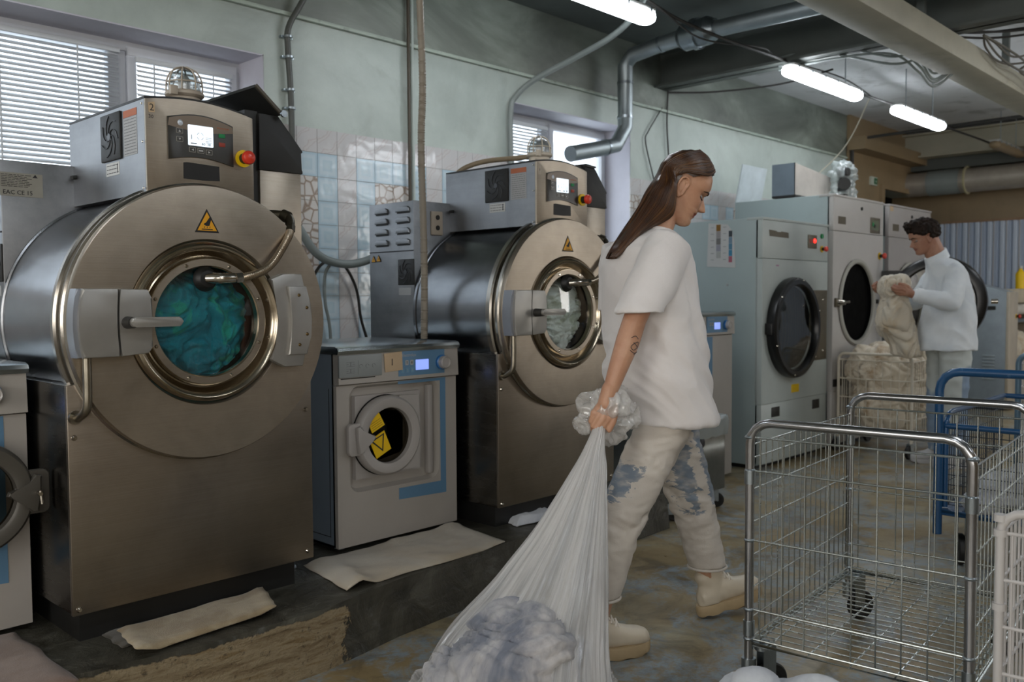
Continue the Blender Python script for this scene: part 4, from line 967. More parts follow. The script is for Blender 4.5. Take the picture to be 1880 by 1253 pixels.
def small_door(t, cx, cz, M=None, RM=None):
    RM = RM or M_sring
    """door in its own coordinates, then swung by matrix M"""
    def fin(name, b, mat, par, label=None):
        if M is not None: b.bm.transform(M)
        return smallpart(name, b, mat, par, label)
    b = MB(); b.lathe([(.163, -.002), (.166, -.02), (.162, -.036), (.154, -.043), (.125, -.043), (.116, -.038), (.113, -.02), (.113, -.002)], (cx, 0, cz), 'y', 56)
    b.box(cx-.02, cx+.165, -.030, -.004, cz-.13, cz+.14, .01)
    # keep the window open in the square hinge carrier
    dr = None
    b = MB(); b.lathe([(.163, -.002), (.166, -.02), (.162, -.036), (.154, -.043), (.125, -.043), (.116, -.038), (.113, -.02), (.113, -.002)], (cx, 0, cz), 'y', 56)
    dr = fin('door', b, RM, t)
    b = MB(); P = [(cx+.165*math.cos(a), cz+.165*math.sin(a)) for a in [math.radians(70-10*k) for k in range(15)]]
    b.prism([(cx+.06, cz+.16), (cx+.165, cz+.155), (cx+.168, cz+.06), (cx+.172, cz+.05), (cx+.172, cz-.07), (cx+.168, cz-.09), (cx+.165, cz-.155), (cx+.06, cz-.155)]+P[::-1], -.004, -.026, 'xz'); fin('hinge_plate', b, RM, dr)
    b = MB(); b.lathe([(.114, -.02), (.10, .01), (.085, .05), (.07, .07), (0, .075)], (cx, 0, cz), 'y', 48); g = fin('glass_bowl', b, thinglass('bowl_glass', (.34, .32, .28, 1), .0, .12), dr)
    b = MB(); b.prism(rrect(cx-.205, cx-.13, cz-.065, cz+.065, .02, 4), -.012, -.035, 'xz', .004); l = fin('latch', b, RM, dr)
    b = MB(); b.prism([(cx-.178, cz+.05), (cx-.16, cz+.055), (cx-.148, cz+.03), (cx-.11, cz+.012), (cx-.09, cz+.012), (cx-.085, cz-.0), (cx-.11, cz-.012), (cx-.135, cz-.03), (cx-.148, cz-.055), (cx-.168, cz-.055), (cx-.172, cz)], -.035, -.056, 'xz', .005); fin('latch_handle', b, RM, l)
    return dr
def shift(t, X, Y, Z=.2): t.location = (X, Y, Z)
t1, cx1, cz1 = make_small('small grey and blue washing machine between the two big stainless washers', 2.055, 2.934)
dr = small_door(t1, cx1, cz1)
b = MB()
def rot(pts, a, c): ca, sa = math.cos(a), math.sin(a); return [(c[0]+(x*ca-z*sa), c[1]+(x*sa+z*ca)) for x, z in pts]
c0 = (cx1-.045, cz1-.035)
b.prism(rot([(-.04, -.045), (.04, -.045), (.04, .04), (-.04, .04)], -.45, c0) if False else rot([(-.038, -.045), (.045, -.045), (.045, .042), (-.038, .042)], .42, c0), -.021, -.024, 'xz')
wl = smallpart('warning_sticker', b, M_yel2, dr, 'yellow sticker with black triangle')
b = MB(); w = rot([(-.034, .034), (.040, .034), (.003, -.034)], .42, c0); wi = rot([(-.024, .029), (.030, .029), (.003, -.022)], .42, c0)
n3 = len(w); A = [b.bm.verts.new((p[0], -.0245, p[1])) for p in w]; Bq = [b.bm.verts.new((p[0], -.0245, p[1])) for p in wi]
for k in range(3): b.face((A[k], A[(k+1) % 3], Bq[(k+1) % 3], Bq[k]))
smallpart('triangle', b, M_ink, wl)
c0 = (cx1-.065, cz1+.062)
b = MB(); b.prism(rot([(-.034, -.035), (.036, -.035), (.030, .04), (.0, .045), (-.034, .02)], .42, c0), -.021, -.024, 'xz'); wl = smallpart('warning_sticker', b, M_yel2, dr, 'upper yellow sticker')
b = MB()
for k in range(4): b.prism(rot([(-.026, .002-.009*k), (.026, .002-.009*k), (.026, .000-.009*k), (-.026, .000-.009*k)], .42, c0), -.024, -.0245, 'xz')
smallpart('print', b, paint('print_brown', '#8a6a10', .6), wl)
ty = -.0165; h = .82
b = MB(); b.prism([(.224, h-.028), (.318, h-.022), (.322, h-.10), (.23, h-.105)], ty-.0035, ty-.002, 'xz'); nc = smallpart('number_card', b, M_card, t1, 'card marked 1')
text('handwriting', '1', .04, (.256, ty-.0038, h-.078), FRONT, M_ink, nc)
# left one, at the picture edge, door open
t2, cx2, cz2 = make_small('small washing machine at the left picture edge with its round door open', .297, 2.97, door='open')
A = math.radians(-38)
pivot = V(cx2-.19, 0, cz2)
MM = Matrix.Translation(V(.03, -.11, -.0)) @ Matrix.Translation(pivot) @ Matrix.Rotation(math.radians(0), 4, 'Z') @ Matrix.Translation(-pivot)
MF = MM @ Matrix.Translation((cx2, 0, 0)) @ Matrix.Diagonal((-1, 1, 1, 1)) @ Matrix.Translation((-cx2, 0, 0))
MF = Matrix.Translation((.27, 0, 0)) @ MF
dr2 = small_door(t2, cx2, cz2, Matrix.Translation((-.09, 0, 0)) @ MF, paint('door_dark', '#4d4a44', .4, .3))
b = MB(); b.box(.12, .42, -.10, -.0, cz2-.03, cz2+.03, .01); smallpart('hinge_arm', b, S_castd, dr2)
b = MB(); x_ = .18+cx2+.03+.165; b.cyl((x_, -.15, cz2), (x_, -.19, cz2), .006, seg=10); b.cyl((x_, -.185, cz2+.01), (x_+.004, -.185, cz2-.03), .005, seg=8); smallpart('latch_pin', b, S_bolt, dr2)
t3 = make_small('small blue banded washing machine half hidden behind the woman', 4.73, 3.1, 0, .655, .6, 1.11, full=False)
# ---------------------------------------------------------------- dryers
M_dry = paint('dryer_enamel', '#adb5b2', .4, var=.03)
M_dryw = paint('dryer_enamel_white', '#b9b6b2', .4, var=.03)
M_dryp = paint('dryer_enamel_grey', '#9a9693', .45, var=.03)
M_drys = paint('dryer_side', '#9ba9a9', .45, var=.05, sc=2, dirt=('#8c9896', 1.5, .55, .5))
M_blackgl = paint('gasket_black', '#0f0f0f', .3, var=.2)
M_brown = paint('brown_plate', '#5d5647', .45, .3)
def make_dryer(label, x0, x1, ztop, yf, depth, cx, cz, r, mat, kind, cols=None):
    t = thing('tumble_dryer', label, 'dryer', (x0, yf, 0), 'tumble dryers in a row')
    b = MB(); b.box(x0, x1, yf+.03, yf+depth, .03, ztop, .006); 
    # no hollow behind the hole: a dark disc at the mouth stands in for its shade
    bm = b.bm
    body = obj('body', b, M_drys, t)
    b = MB(); b.box(x0+.03, x1-.03, yf+.06, yf+depth-.05, 0, .035); obj('plinth', b, M_black, body)
    zs, zl = ztop-.28, .46
    b = MB(); b.holed(x0, x1, zl+.002, zs-.003, cx, cz, r, yf, .05); fp = obj('front_panel', b, mat, t)
    b = MB(); b.box(x0, x1, yf, yf+.05, zs+.001, ztop-.014, .003); tp = obj('top_panel', b, mat, t)
    b = MB(); b.box(x0-.004, x1+.004, yf-.006, yf+.12, ztop-.014, ztop+.004, .003); obj('cap', b, mat, body)
    b = MB(); b.box(x0, x1, yf, yf+.05, .04, zl, .003); lp = obj('lower_panel', b, mat, t)
    return t, body, fp, tp, lp
def cyl_part(name, x, y, z, r, d, mat, par, label=None, seg=24):
    b = MB(); b.cyl((x, y, z), (x, y-d, z), r, seg=seg); o = obj(name, b, mat, par)
    if label: o['label'] = label
    return o
def bx(name, dims, mat, par, bev=0, label=None):
    b = MB(); b.box(*dims, bev); o = obj(name, b, mat, par)
    if label: o['label'] = label
    return o
def estop(x, y, z, par, s=1):
    o = cyl_part('emergency_stop', x, y, z, .028*s, .004, M_yel2, par, 'red mushroom emergency stop button')
    cyl_part('stem', x, y-.004, z, .014*s, .03, M_plblack, o); b = MB(); b.lathe([(0, -.055*s), (.02*s, -.05*s), (.024*s, -.04*s), (.02*s, -.03*s), (0, -.03*s)], (x, y, z), 'y', 20); obj('push_button', b, M_red, o); return o
def drumhole(t, cx, cz, r, yf, d=.5):
    b = MB(); b.lathe([(r+.004, .0), (r, .03), (r-.005, d), (0, d)], (cx, yf+.03, cz), 'y', 56); obj('drum', b, M_black, t)
# body of a dryer must not cut the drum: drum mouth sits in front of the body face
Yd = 3.03
t, body, fp, tp, lp = make_dryer('pale green-grey dryer with closed black ringed door, nearest of the dryers', 5.66, 6.69, 1.762, Yd, .92, 6.14, .99, .30, M_dry, 0)
b = MB(); b.lathe([(.30, .05), (.30, .02), (0, .02)], (6.14, Yd, .99), 'y', 48); obj('drum_mouth', b, M_cavity, t)
bx('hinge_plate', (6.38, 6.672, Yd-.008, Yd, .73, 1.262), M_brown, fp, .004, 'brown hinge cover plate')
b = MB(); b.lathe([(.360, -.0), (.366, -.03), (.360, -.06), (.345, -.072), (.315, -.072), (.306, -.06), (.303, -.02)], (6.08, Yd, .99), 'y', 64); d = obj('door', b, M_blackgl, t)
b = MB(); b.lathe([(.306, -.045), (.15, -.052), (0, -.054)], (6.08, Yd, .99), 'y', 48); obj('glass', b, M_dglass, d)
b = MB(); b.box(5.70, 5.725, Yd-.05, Yd-.0, .95, 1.03, .004); obj('latch', b, M_black, d)
for k in range(6):
    a = math.radians(20+k*60); b = MB(); fastener(b, 6.08+.345*math.cos(a), Yd-.068, .99+.345*math.sin(a), .009); obj('bolt', b, S_bolt, d)
for z in (1.19, .80): b = MB(); fastener(b, 6.60, Yd-.008, z, .01); obj('bolt', b, S_bolt, fp)
b = MB(); b.prism([(5.752, 1.683), (5.86, 1.678), (5.87, 1.672), (5.92, 1.672), (5.93, 1.678), (6.04, 1.674), (6.045, 1.634), (5.76, 1.638)], Yd-.001, Yd, 'xz'); obj('name_plate', b, M_brown, tp)
dp_ = bx('display', (6.347, 6.49, Yd-.006, Yd, 1.575, 1.675), M_brown, tp, .002)
b = MB(); b.sphere((6.45, Yd-.007, 1.632), (.024, .006, .018), 16, 8); lab(obj('lit_digit', b, emit('red_led', '#ff2a20', 3), dp_), 'glowing red light')
bx('dark_window', (6.365, 6.43, Yd-.008, Yd-.006, 1.615, 1.645), M_redb, dp_)
cyl_part('start_button', 6.575, Yd, 1.672, .018, .012, M_green, tp, 'green button'); estop(6.585, Yd, 1.575, tp, .9)
for x0, x1 in ((5.805, 5.925), (6.447, 6.565)): bx('service_latch', (x0, x1, Yd-.003, Yd, .36, .43), M_plblack, lp, .001)
bx('yellow_sticker', (6.105, 6.225, Yd-.0015, Yd, .512, .572), M_yel2, fp)
b = MB(); b.cyl((5.655, 3.3, 1.3), (5.66, 3.3, 1.3), .008); b.cyl((5.655, 3.42, 1.1), (5.66, 3.42, 1.1), .01); b.cyl((5.655, 3.6, .9), (5.66, 3.6, .9), .008); obj('screw_head', b, M_grey, body)
b = MB(); b.box(5.86, 5.9, Yd-.001, Yd, 1.43, 1.44); obj('pink_mark', b, paint('pink_mark', '#a06f90', .6), fp)
# poster on its side
b = MB(); b.prism([(3.455, 1.745), (3.30, 1.73), (3.27, 1.69), (3.247, 1.62), (3.235, 1.42), (3.467, 1.434)], 5.657, 5.659, 'yz'); po = obj('colour_chart', b, M_white); tag(po, 'paper colour chart taped to the side of the nearest dryer', 'poster')
cols = [('#7d5a1e', 0), ('#8f8b8b', 0), ('#6f6e6c', 0), ('#8b8c96', 0), ('#a0a29f', 0)]
for k, (c, _) in enumerate(cols): bx('swatch', (5.6555, 5.657, 3.355, 3.39, 1.685-k*.048, 1.733-k*.048-.002), paint('sw'+c, c, .7, var=0), po)
for k, c in enumerate(('#333b40', '#6b8396', '#4d7a92', '#3b7c9c', '#a05a68')): bx('swatch', (5.6555, 5.657, 3.262, 3.29, 1.64-k*.045, 1.683-k*.045), paint('sw'+c, c, .7, var=0), po)
b = MB()
for k in range(6): b.box(5.656, 5.657, 3.41, 3.435, 1.71-k*.046, 1.713-k*.046); b.box(5.656, 5.657, 3.31, 3.335, 1.71-k*.046, 1.713-k*.046)
lab(obj('print', b, M_inkg, po), 'rows of small print')

def dryer_tall(label, x0, x1, mat, cx):
    t, body, fp, tp, lp = make_dryer(label, x0, x1, 2.01, Yd, .86, cx, 1.165, .335, mat, 1)
    b = MB(); b.lathe([(.345, -.004), (.352, -.012), (.345, -.022), (.325, -.024), (.315, -.015), (.313, .001)], (cx, Yd, 1.165), 'y', 64); obj('door_frame', b, paint('door_rim', '#a8a79f', .4, var=.03), t)
    b = MB(); b.lathe([(.314, .001), (.313, .028), (0, .029)], (cx, Yd, 1.165), 'y', 64); obj('drum_mouth', b, paint('drum_hollow_dark', '#070707', .9, spec=.1), t)
    bx('name_plate', (x0+.085, x0+.225, Yd-.002, Yd, 1.785, 1.845), M_brown, tp); pp = bx('control_window', (x0+.71, x0+.91, Yd-.004, Yd, 1.742, 1.872), M_brown, tp, .001)
    bx('pane', (x0+.735, x0+.88, Yd-.005, Yd-.004, 1.77, 1.85), paint('pane_green', '#6b7663', .15), pp); bx('switch', (x0+.74, x0+.77, Yd-.01, Yd-.005, 1.80, 1.83), M_green, pp); bx('switch', (x0+.78, x0+.81, Yd-.01, Yd-.005, 1.79, 1.815), M_plblack, pp)
    cyl_part('key_lock', x0+.53, Yd, 1.93, .014, .008, M_plblack, tp)
    bx('latch_plate', (x0+.03, x0+.085, Yd-.02, Yd, 1.13, 1.20), M_brown, fp, .003); b = MB(); b.cyl((x0+.075, Yd-.02, 1.165), (x0+.075, Yd-.07, 1.165), .028, .018, 16); b.cyl((x0+.075, Yd-.055, 1.165), (x0+.17, Yd-.06, 1.170), .010); obj('door_catch', b, S_bolt, fp)
    bx('striker', (x0+.84, x0+.87, Yd-.018, Yd, 1.15, 1.185), M_black, fp, .002)
    bx('skirt_gap', (x0+.02, x0+.2, Yd-.004, Yd+.001, .50, .56), M_black, fp)
    return t, fp
td2, fp2 = dryer_tall('tall pale dryer with an open black door hole, middle of the dryers', 6.785, 7.775, M_dryw, 7.235)
estop(7.70, Yd, 1.555, fp2, 1.1)
td3, fp3 = dryer_tall('tall greyish dryer behind the man, farthest of the dryers', 7.90, 8.92, M_dryp, 8.38)
bx('paper_sticker', (7.92, 7.99, Yd-.002, Yd, 1.955, 2.0), M_card, td3)
# open door of the middle dryer
HD = V(7.77, 3.0, 0); DD = V(7.98-7.77, 2.28-3.0, 0).normalized(); NN = V(-DD.y, DD.x, 0)
cdoor = HD+DD*.40; cdoor.z = 1.165
b = MB(); b.lathe([(.375, -.0), (.38, .03), (.372, .07), (.35, .085), (.30, .085), (.288, .07), (.285, .02), (.30, 0)], cdoor, DD.cross(V(0, 0, 1)), 64, close=True); od = obj('open_door', b, M_blackgl, td2); od['label'] = 'black ringed door swung open behind the man'
b = MB(); b.lathe([(.288, .05), (.15, .056), (0, .058)], cdoor, DD.cross(V(0, 0, 1)), 48); obj('glass', b, thinglass('door_glass_warm', (.6, .57, .5, 1), .05, .15), od)
b = MB(); b.lathe([(.30, .03), (.315, .02), (.30, .01), (.288, .02)], cdoor+V(0, 0, 0), DD.cross(V(0, 0, 1)), 48, close=True); obj('inner_ring', b, S_ring, od)
for hz in (1.40, .92): b = MB(); b.obox(HD+DD*.05+V(0, 0, hz), DD, NN, V(0, 0, 1), .08, .02, .03); obj('hinge_arm', b, M_black, od)
c = HD+DD*.80; b = MB(); b.cyl(c+V(0, 0, 1.165), c+DD*.05+V(0, 0, 1.165), .02); obj('catch_pin', b, S_bolt, od)
b = MB(); b.tube(catmull([c+V(-.03, -.02, 1.45), c+V(-.12, .1, 1.545), c+V(-.16, .2, 1.53)], 5), .035, 10)
# steel strip between dryers 2 and 3
bx('filler', (7.776, 7.897, Yd+.05, Yd+.09, .05, 2.0), paint('filler_steel', '#7d8794', .3, .6), td2)
b = MB()
for k in range(14): b.box(7.80, 7.815, Yd+.045, Yd+.05, 1.96-k*.03, 1.972-k*.03)
obj('filler_holes', b, M_ink, td2)

# things on the dryer tops
t = thing('sheet_metal_box', 'open sheet metal box standing on the middle dryer', 'box', (7.0, 3.45, 2.014))
b = MB(); pts = [(6.80, 3.36), (7.62, 3.36), (7.62, 3.75), (6.80, 3.75)]
b.prism([(6.80, 2.035), (6.80, 2.29), (7.47, 2.23), (7.47, 2.035)], 3.36, 3.365, 'xz'); obj('front', b, paint('box_front', '#b7b0a8', .5), t)
b = MB(); b.prism([(3.36, 2.035), (3.36, 2.29), (3.56, 2.29), (3.56, 2.035)], 6.80, 6.805, 'yz'); obj('side', b, paint('box_side', '#6e7b86', .45), t)
b = MB(); b.box(6.80, 7.47, 3.36, 3.56, 2.018, 2.035); b.box(6.83, 7.2, 3.38, 3.54, 2.014, 2.02); obj('bottom', b, M_plblack, t)
b = MB(); b.box(6.81, 7.46, 3.555, 3.56, 2.035, 2.25); obj('back', b, M_galv, t)
t = thing('glossy_panel', 'panel painted pale for its bright reflection, leaning behind the sheet metal box', 'panel', (6.9, 4.0, 2.014))
b = MB(); b.obox((7.35, 4.05, 2.21), (1, 0, 0), (0, .98, .2), (0, -.2, .98), .22, .006, .175); obj('sheet', b, paint('panel_reflection', '#c3cdd0', .2, coat=.5), t)  # pale colour stands in for the bright reflection on the panel
# plastic wrapped motor
t = thing('wrapped_motor', 'motor wrapped in clear plastic film on the middle dryer', 'motor', (7.45, 3.25, 2.012))
b = MB(); b.cyl((7.43, 3.24, 2.10), (7.43, 3.24, 2.30), .045, seg=16); b.cyl((7.40, 3.22, 2.15), (7.33, 3.18, 2.15), .05, seg=16); b.box(7.36, 7.44, 3.19, 3.25, 2.02, 2.07); b.box(7.36, 7.43, 3.17, 3.2, 2.22, 2.29, .01); obj('motor_body', b, M_plblack, t)
b = MB(); b.sphere((7.47, 3.26, 2.26), (.12, .11, .12), 24, 16); b.capsule((7.50, 3.27, 2.08), (7.48, 3.26, 2.2), .12, .09)
def crinkle(s, a): return lambda p, n: a*(abs(noise.noise(p*s))+.5*abs(noise.noise(p*s*2.3)))*2-a
t_ = NT('film'); tr = t_.add('ShaderNodeBsdfTransparent'); tr.inputs[0].default_value = (.93, .95, .95, 1); gl = t_.add('ShaderNodeBsdfGlossy'); gl.inputs['Roughness'].default_value = .12; df = t_.add('ShaderNodeBsdfDiffuse'); df.inputs[0].default_value = lin('#c9d2d2')
mx = t_.add('ShaderNodeMixShader'); mx.inputs[0].default_value = .16; t_.lk(tr.outputs[0], mx.inputs[1]); t_.lk(gl.outputs[0], mx.inputs[2]); mx2 = t_.add('ShaderNodeMixShader'); mx2.inputs[0].default_value = .34; t_.lk(mx.outputs[0], mx2.inputs[1]); t_.lk(df.outputs[0], mx2.inputs[2]); t_.lk(mx2.outputs[0], t_.out.inputs[0])
M_film = t_.m
remesh('plastic_film', b, M_film, t, .012, 3, crinkle(16, .025))

# ---------------------------------------------------------------- ironer (roller iron)
t = thing('roller_ironer', 'pale flatwork ironer with rollers at the right picture edge', 'ironing machine', (10.3, 2.73, 0))
b = MB(); b.prism([(2.73, .02), (2.73, 1.25), (2.80, 1.27), (3.15, 1.37), (3.25, 1.37), (3.25, .02)], 10.3, 10.62, 'yz', .004); sd = obj('end_cabinet', b, paint('ironer_side', '#8d98a0', .45), t)
bx('handle_slot', (10.295, 10.3, 2.83, 2.99, 1.06, 1.10), M_plblack, sd)
for k in range(8): bx('louvre', (10.292, 10.3, 2.83, 2.95, .32+.035*k, .337+.035*k), paint('ironer_louvre', '#98a2a8', .4), sd, .003)
bx('front_strip', (10.3, 10.62, 2.70, 2.73, .02, 1.25), paint('ironer_cream', '#aea493', .5), sd, .003)
b = MB(); b.box(10.62, 12.2, 2.74, 3.2, 1.13, 1.28, .01); obj('top_beam', b, paint('ironer_top', '#b3a890', .5), t)
b = MB(); b.cyl((10.62, 2.80, 1.06), (12.2, 2.80, 1.06), .06, seg=28); obj('roller', b, paint('roller_white', '#c7c2b8', .6), t)
b = MB(); b.cyl((10.62, 2.86, .93), (12.2, 2.86, .93), .03, seg=20); obj('guide_bar', b, M_galv, t)
b = MB(); b.box(10.62, 12.2, 2.78, 3.2, .02, .55, .01); obj('lower_cabinet', b, paint('ironer_cream', '#aea493', .5), t)
b = MB(); b.box(10.62, 12.2, 3.15, 3.2, .55, 1.13); obj('back_panel', b, M_plblack, t)
b = MB(); b.box(12.15, 12.3, 2.74, 3.25, .02, 1.28, .01); obj('end_cabinet', b, paint('ironer_cream', '#aea493', .5), t)
estop(10.55, 2.70, .99, sd, .9)
b = MB(); b.sphere((10.95, 2.93, .63), (.3, .14, .14), 24, 16); b.sphere((11.35, 2.93, .63), (.32, .14, .16), 24, 16)
M_cream_l = cloth('laundry_cream', '#cfc5b0', '#a3814f', 5, 120, .5, (.5, .72))
tag(remesh('laundry_heap', b, M_cream_l, None, .02, 2, lambda p, n: .04*noise.noise(p*9)+.035*folds(p-V(11.1, 2.93, .63), 42)), 'cream laundry heaped inside the ironer opening', 'laundry')
t = thing('spray_bottle', 'yellow bottle standing on top of the ironer', 'bottle', (11.32, 2.86, 1.285)); b = MB(); b.lathe([(0, 0), (.05, 0), (.052, .17), (.03, .2), (.018, .215), (.018, .23)], (11.32, 2.86, 1.285), 'z', 24); obj('bottle_body', b, M_yel2, t); b = MB(); b.cyl((11.32, 2.86, 1.515), (11.32, 2.86, 1.545), .022); obj('cap', b, M_white, t)

# ---------------------------------------------------------------- stainless bin with plastic liner
t = thing('laundry_bin', 'stainless bin on casters with a clear liner, behind the striding woman', 'bin', (4.3, 2.92, 0))
b = MB(); x0, x1, y0, y1, z0, z1 = 4.0, 4.56, 2.67, 3.2, .11, .525
for a in ((x0, x1, y0, y0+.004), (x0, x1, y1-.004, y1), (x0, x0+.004, y0, y1), (x1-.004, x1, y0, y1)): b.box(*a, z0, z1)
b.box(x0, x1, y0, y1, z0, z0+.004); obj('tub', b, steel('bin_steel', '#77756c', .28, (4, 4, 4), .3, .25), t)
b = MB(); b.tube([(x0, y0, z1), (x1, y0, z1), (x1, y1, z1), (x0, y1, z1)], .011, 8, 0, True); obj('rim', b, M_galv, t)
def caster(par, x, y, z, r=.04, fork=M_galv, wheel=M_black, ax=0.0, dy=.0):
    d = V(math.cos(ax), math.sin(ax), 0); n = V(-d.y, d.x, 0); c = V(x, y, 0)+d*.03; c.z = r
    b = MB(); b.cyl((x, y, z-.012), (x, y, z), .024, seg=16)
    for s in (-1, 1): b.obox(V(x, y, 0)+d*.015+n*.017*s+V(0, 0, (r+z)/2), d, n, (0, 0, 1), .022, .0016, (z-r)/2+.005)
    b.cyl(c-n*.02, c+n*.02, .007, seg=8); o = obj('caster', b, fork, par)
    b = MB(); b.lathe([(.008, -.011), (r*.55, -.010), (r*.6, -.013), (r*.92, -.013), (r, -.008), (r, .008), (r*.92, .013), (r*.6, .013), (r*.55, .010), (.008, .011)], c, n, 28); obj('wheel', b, wheel, o); return o
for x in (x0+.06, x1-.06):
    for y in (y0+.05, y1-.06): caster(t, x, y, .11, .042, ax=-.8)
b = MB(); N = 48; rings = []
for h, off in ((-.10, .012), (-.07, .016), (-.02, .018), (.014, .012), (.016, -.01), (-.02, -.03), (-.1, -.05)):
    R = []
    for k in range(N):
        a = 2*PI*k/N; c, s = math.cos(a), math.sin(a); q = 1/max(abs(c), abs(s)); X_ = (x0+x1)/2+c*q*((x1-x0)/2+off); Y_ = (y0+y1)/2+s*q*((y1-y0)/2+off)
        w = noise.noise(V(c*9, s*9, h*14)); R.append(b.bm.verts.new((X_+.01*w*c, Y_+.01*w*s, z1+h+.02*w*(1 if h < 0 else .2))))
    rings.append(R)
for A_, B_ in zip(rings, rings[1:]):
    for k in range(N): b.face((A_[k], A_[(k+1) % N], B_[(k+1) % N], B_[k]))
obj('liner', b, M_film, t, ang=180)
b = MB(); b.sphere((4.30, 2.665, .40), (.035, .012, .03), 12, 8); b.cyl((4.3, 2.66, .37), (4.3, 2.655, .30), .007); obj('tie_clip', b, M_black, t)

# ---------------------------------------------------------------- wire trolleys
M_zinc = steel('zinc_wire', '#b4bab8', .25, (6, 6, 6), .15, .1)
M_chrome = steel('chrome_tube', '#a3a4a6', .24, (4, 4, 4), .12, .12)
M_wwire = paint('white_wire', '#b9b6b4', .4, var=.05)
M_bluet = paint('blue_tube', '#15466f', .35, var=.08, coat=.3, dirt=('#8aa0b4', 20, .66, .5))
def end_frame(par, u, v0, v1, ztop, zb, r, mat, rc=.06, kink=True, name='end_frame'):
    P = [(u, v0, zb), (u, v0, ztop-rc)]+[(u, v0+rc-rc*math.cos(a), ztop-rc+rc*math.sin(a)) for a in (PI/8, PI/4, 3*PI/8, PI/2)]
    P += [(u, v1-rc+rc*math.sin(a), ztop-rc+rc*math.cos(a)) for a in (0, PI/8, PI/4, 3*PI/8)]+[(u, v1, ztop-rc), (u, v1, zb)]
    b = MB(); b.tube(P, r, 16); return obj(name, b, mat, par)
def grid(par, P0, U, W, nu, zs, r, mat, name, rh=None, z0=None, z1=None):
    """upright grid: verticals spread along U, horizontals at heights zs"""
    P0, U = Vector(P0), Vector(U); b = MB(); z0 = min(zs) if z0 is None else z0; z1 = max(zs) if z1 is None else z1
    for k in range(nu): p = P0+U*((k+.5)/nu); b.tube([p+V(0, 0, z0), p+V(0, 0, z1)], r, 6)
    for z in zs: b.tube([P0+V(0, 0, z), P0+U+V(0, 0, z)], rh or r*1.15, 8)
    return obj(name, b, mat, par)
# foreground trolley
t = thing('wire_trolley', 'empty zinc wire laundry trolley standing in the right foreground', 'trolley', (2.40, 1.32, 0), 'wire laundry trolleys', off=(0, 0, 0), rotz=math.radians(5))
L, W_ = .905, -.602
for u in (0, L):
    e = end_frame(t, u, 0, W_ if False else W_, .846, .13, .0135, M_chrome, -.06 if False else .06) if False else None
def efr(par, u, vA, vB, zt, zb, r, mat, rc=.06):
    s = 1 if vB > vA else -1
    P = [V(u, vA, zb), V(u, vA, zt-rc)]+[V(u, vA+s*(rc-rc*math.cos(a)), zt-rc+rc*math.sin(a)) for a in (PI/8, PI/4, 3*PI/8, PI/2)]
    P += [V(u, vB-s*(rc-rc*math.sin(a)), zt-rc+rc*math.cos(a)) for a in (0, PI/8, PI/4, 3*PI/8)]+[V(u, vB, zt-rc), V(u, vB, zb)]
    b = MB(); b.tube(P, r, 16); o = obj('end_frame', b, mat, par); return o
for u in (0, L):
    e = efr(t, u, 0, W_, .846, .115, .0135, M_chrome, .065)
    for v in (0, W_):
        for z0_, z1_, r_ in ((.20, .245, .017), (.66, .70, .0165), (.075, .13, .0215)): b = MB(); b.cyl((u, v, z0_), (u, v, z1_), r_, seg=16); obj('sleeve', b, M_galv, e)
        for z in (.80, .70, .49, .28, .19): b = MB(); b.sphere((u, v, z), (.0165, .0165, .009), 12, 8); obj('joint', b, M_galv, e)
for u, nm in ((0, 'end_grid'), (L, 'end_grid')): grid(t, (u, 0, 0), (0, W_, 0), W_, 9, (.80, .70, .49, .28, .19), .0024, M_zinc, nm, .0034)
for v in (0, W_): grid(t, (0, v, 0), (L, 0, 0), L, 19, (.775, .735, .64, .54, .44, .34, .25, .19), .0022, M_zinc, 'side_grid', .0026)
b = MB()
for k in range(21): b.tube([(.01+k*(L-.02)/20, 0, .185), (.01+k*(L-.02)/20, W_, .185)], .0022, 6)
for k in range(5): b.tube([(0, W_*(k+.5)/5, .180), (L, W_*(k+.5)/5, .180)], .003, 6)
b.tube([(0, 0, .175), (L, 0, .175), (L, W_, .175), (0, W_, .175)], .006, 8, 0, True); b.tube([(0.02, -.02, .182), (L-.02, -.02, .182), (L-.02, W_+.02, .182), (0.02, W_+.02, .182)], .004, 8, 0, True)
obj('base_grid', b, M_zinc, t)
for u in (.03, L-.03):
    for v in (-.03, W_+.03):
        b = MB(); b.box(u-.03, u+.03, v-.03, v+.03, .166, .172, .002); b.cyl((u, v, .172), (u, v, .178), .01, seg=6); pl = obj('caster_plate', b, M_galv, t)
        caster(pl, u, v, .166, .055, ax=2.2 if v < -.3 else -.55)
# white trolley at the right edge
def small_trolley(label, x, y, rz, L, W_, zt, zb, mat, mf, rp, group, seed=0, frame=True):
    t = thing('wire_trolley', label, 'trolley', (x, y, 0), group, off=(0, 0, 0), rotz=rz)
    for u in (0, L): efr(t, u, 0, -W_, zt, .10, rp, mf, .05)
    zs = [zb+(zt-.05-zb)*k/4 for k in range(5)]
    for u in (0, L): grid(t, (u, 0, 0), (0, -W_, 0), 0, 9, zs, .0032, mat, 'end_grid', .0045)
    for v in (0, -W_): grid(t, (0, v, 0), (L, 0, 0), 0, 14, zs, .0032, mat, 'side_grid', .0045)
    b = MB()
    for k in range(12): b.tube([(k*L/11, 0, zb), (k*L/11, -W_, zb)], .003, 6)
    for k in range(4): b.tube([(0, -W_*k/3, zb-.005), (L, -W_*k/3, zb-.005)], .004, 6)
    obj('base_grid', b, mat, t)
    for u in (.0, L):
        for v in (0, -W_): caster(t, u, v, .11, .05, ax=1+seed)
    return t
t = small_trolley('white wire trolley cut by the right picture edge in the foreground', 2.275, .605, math.radians(3), .62, .45, .715, .22, M_wwire, M_wwire, .0105, 'wire laundry trolleys')
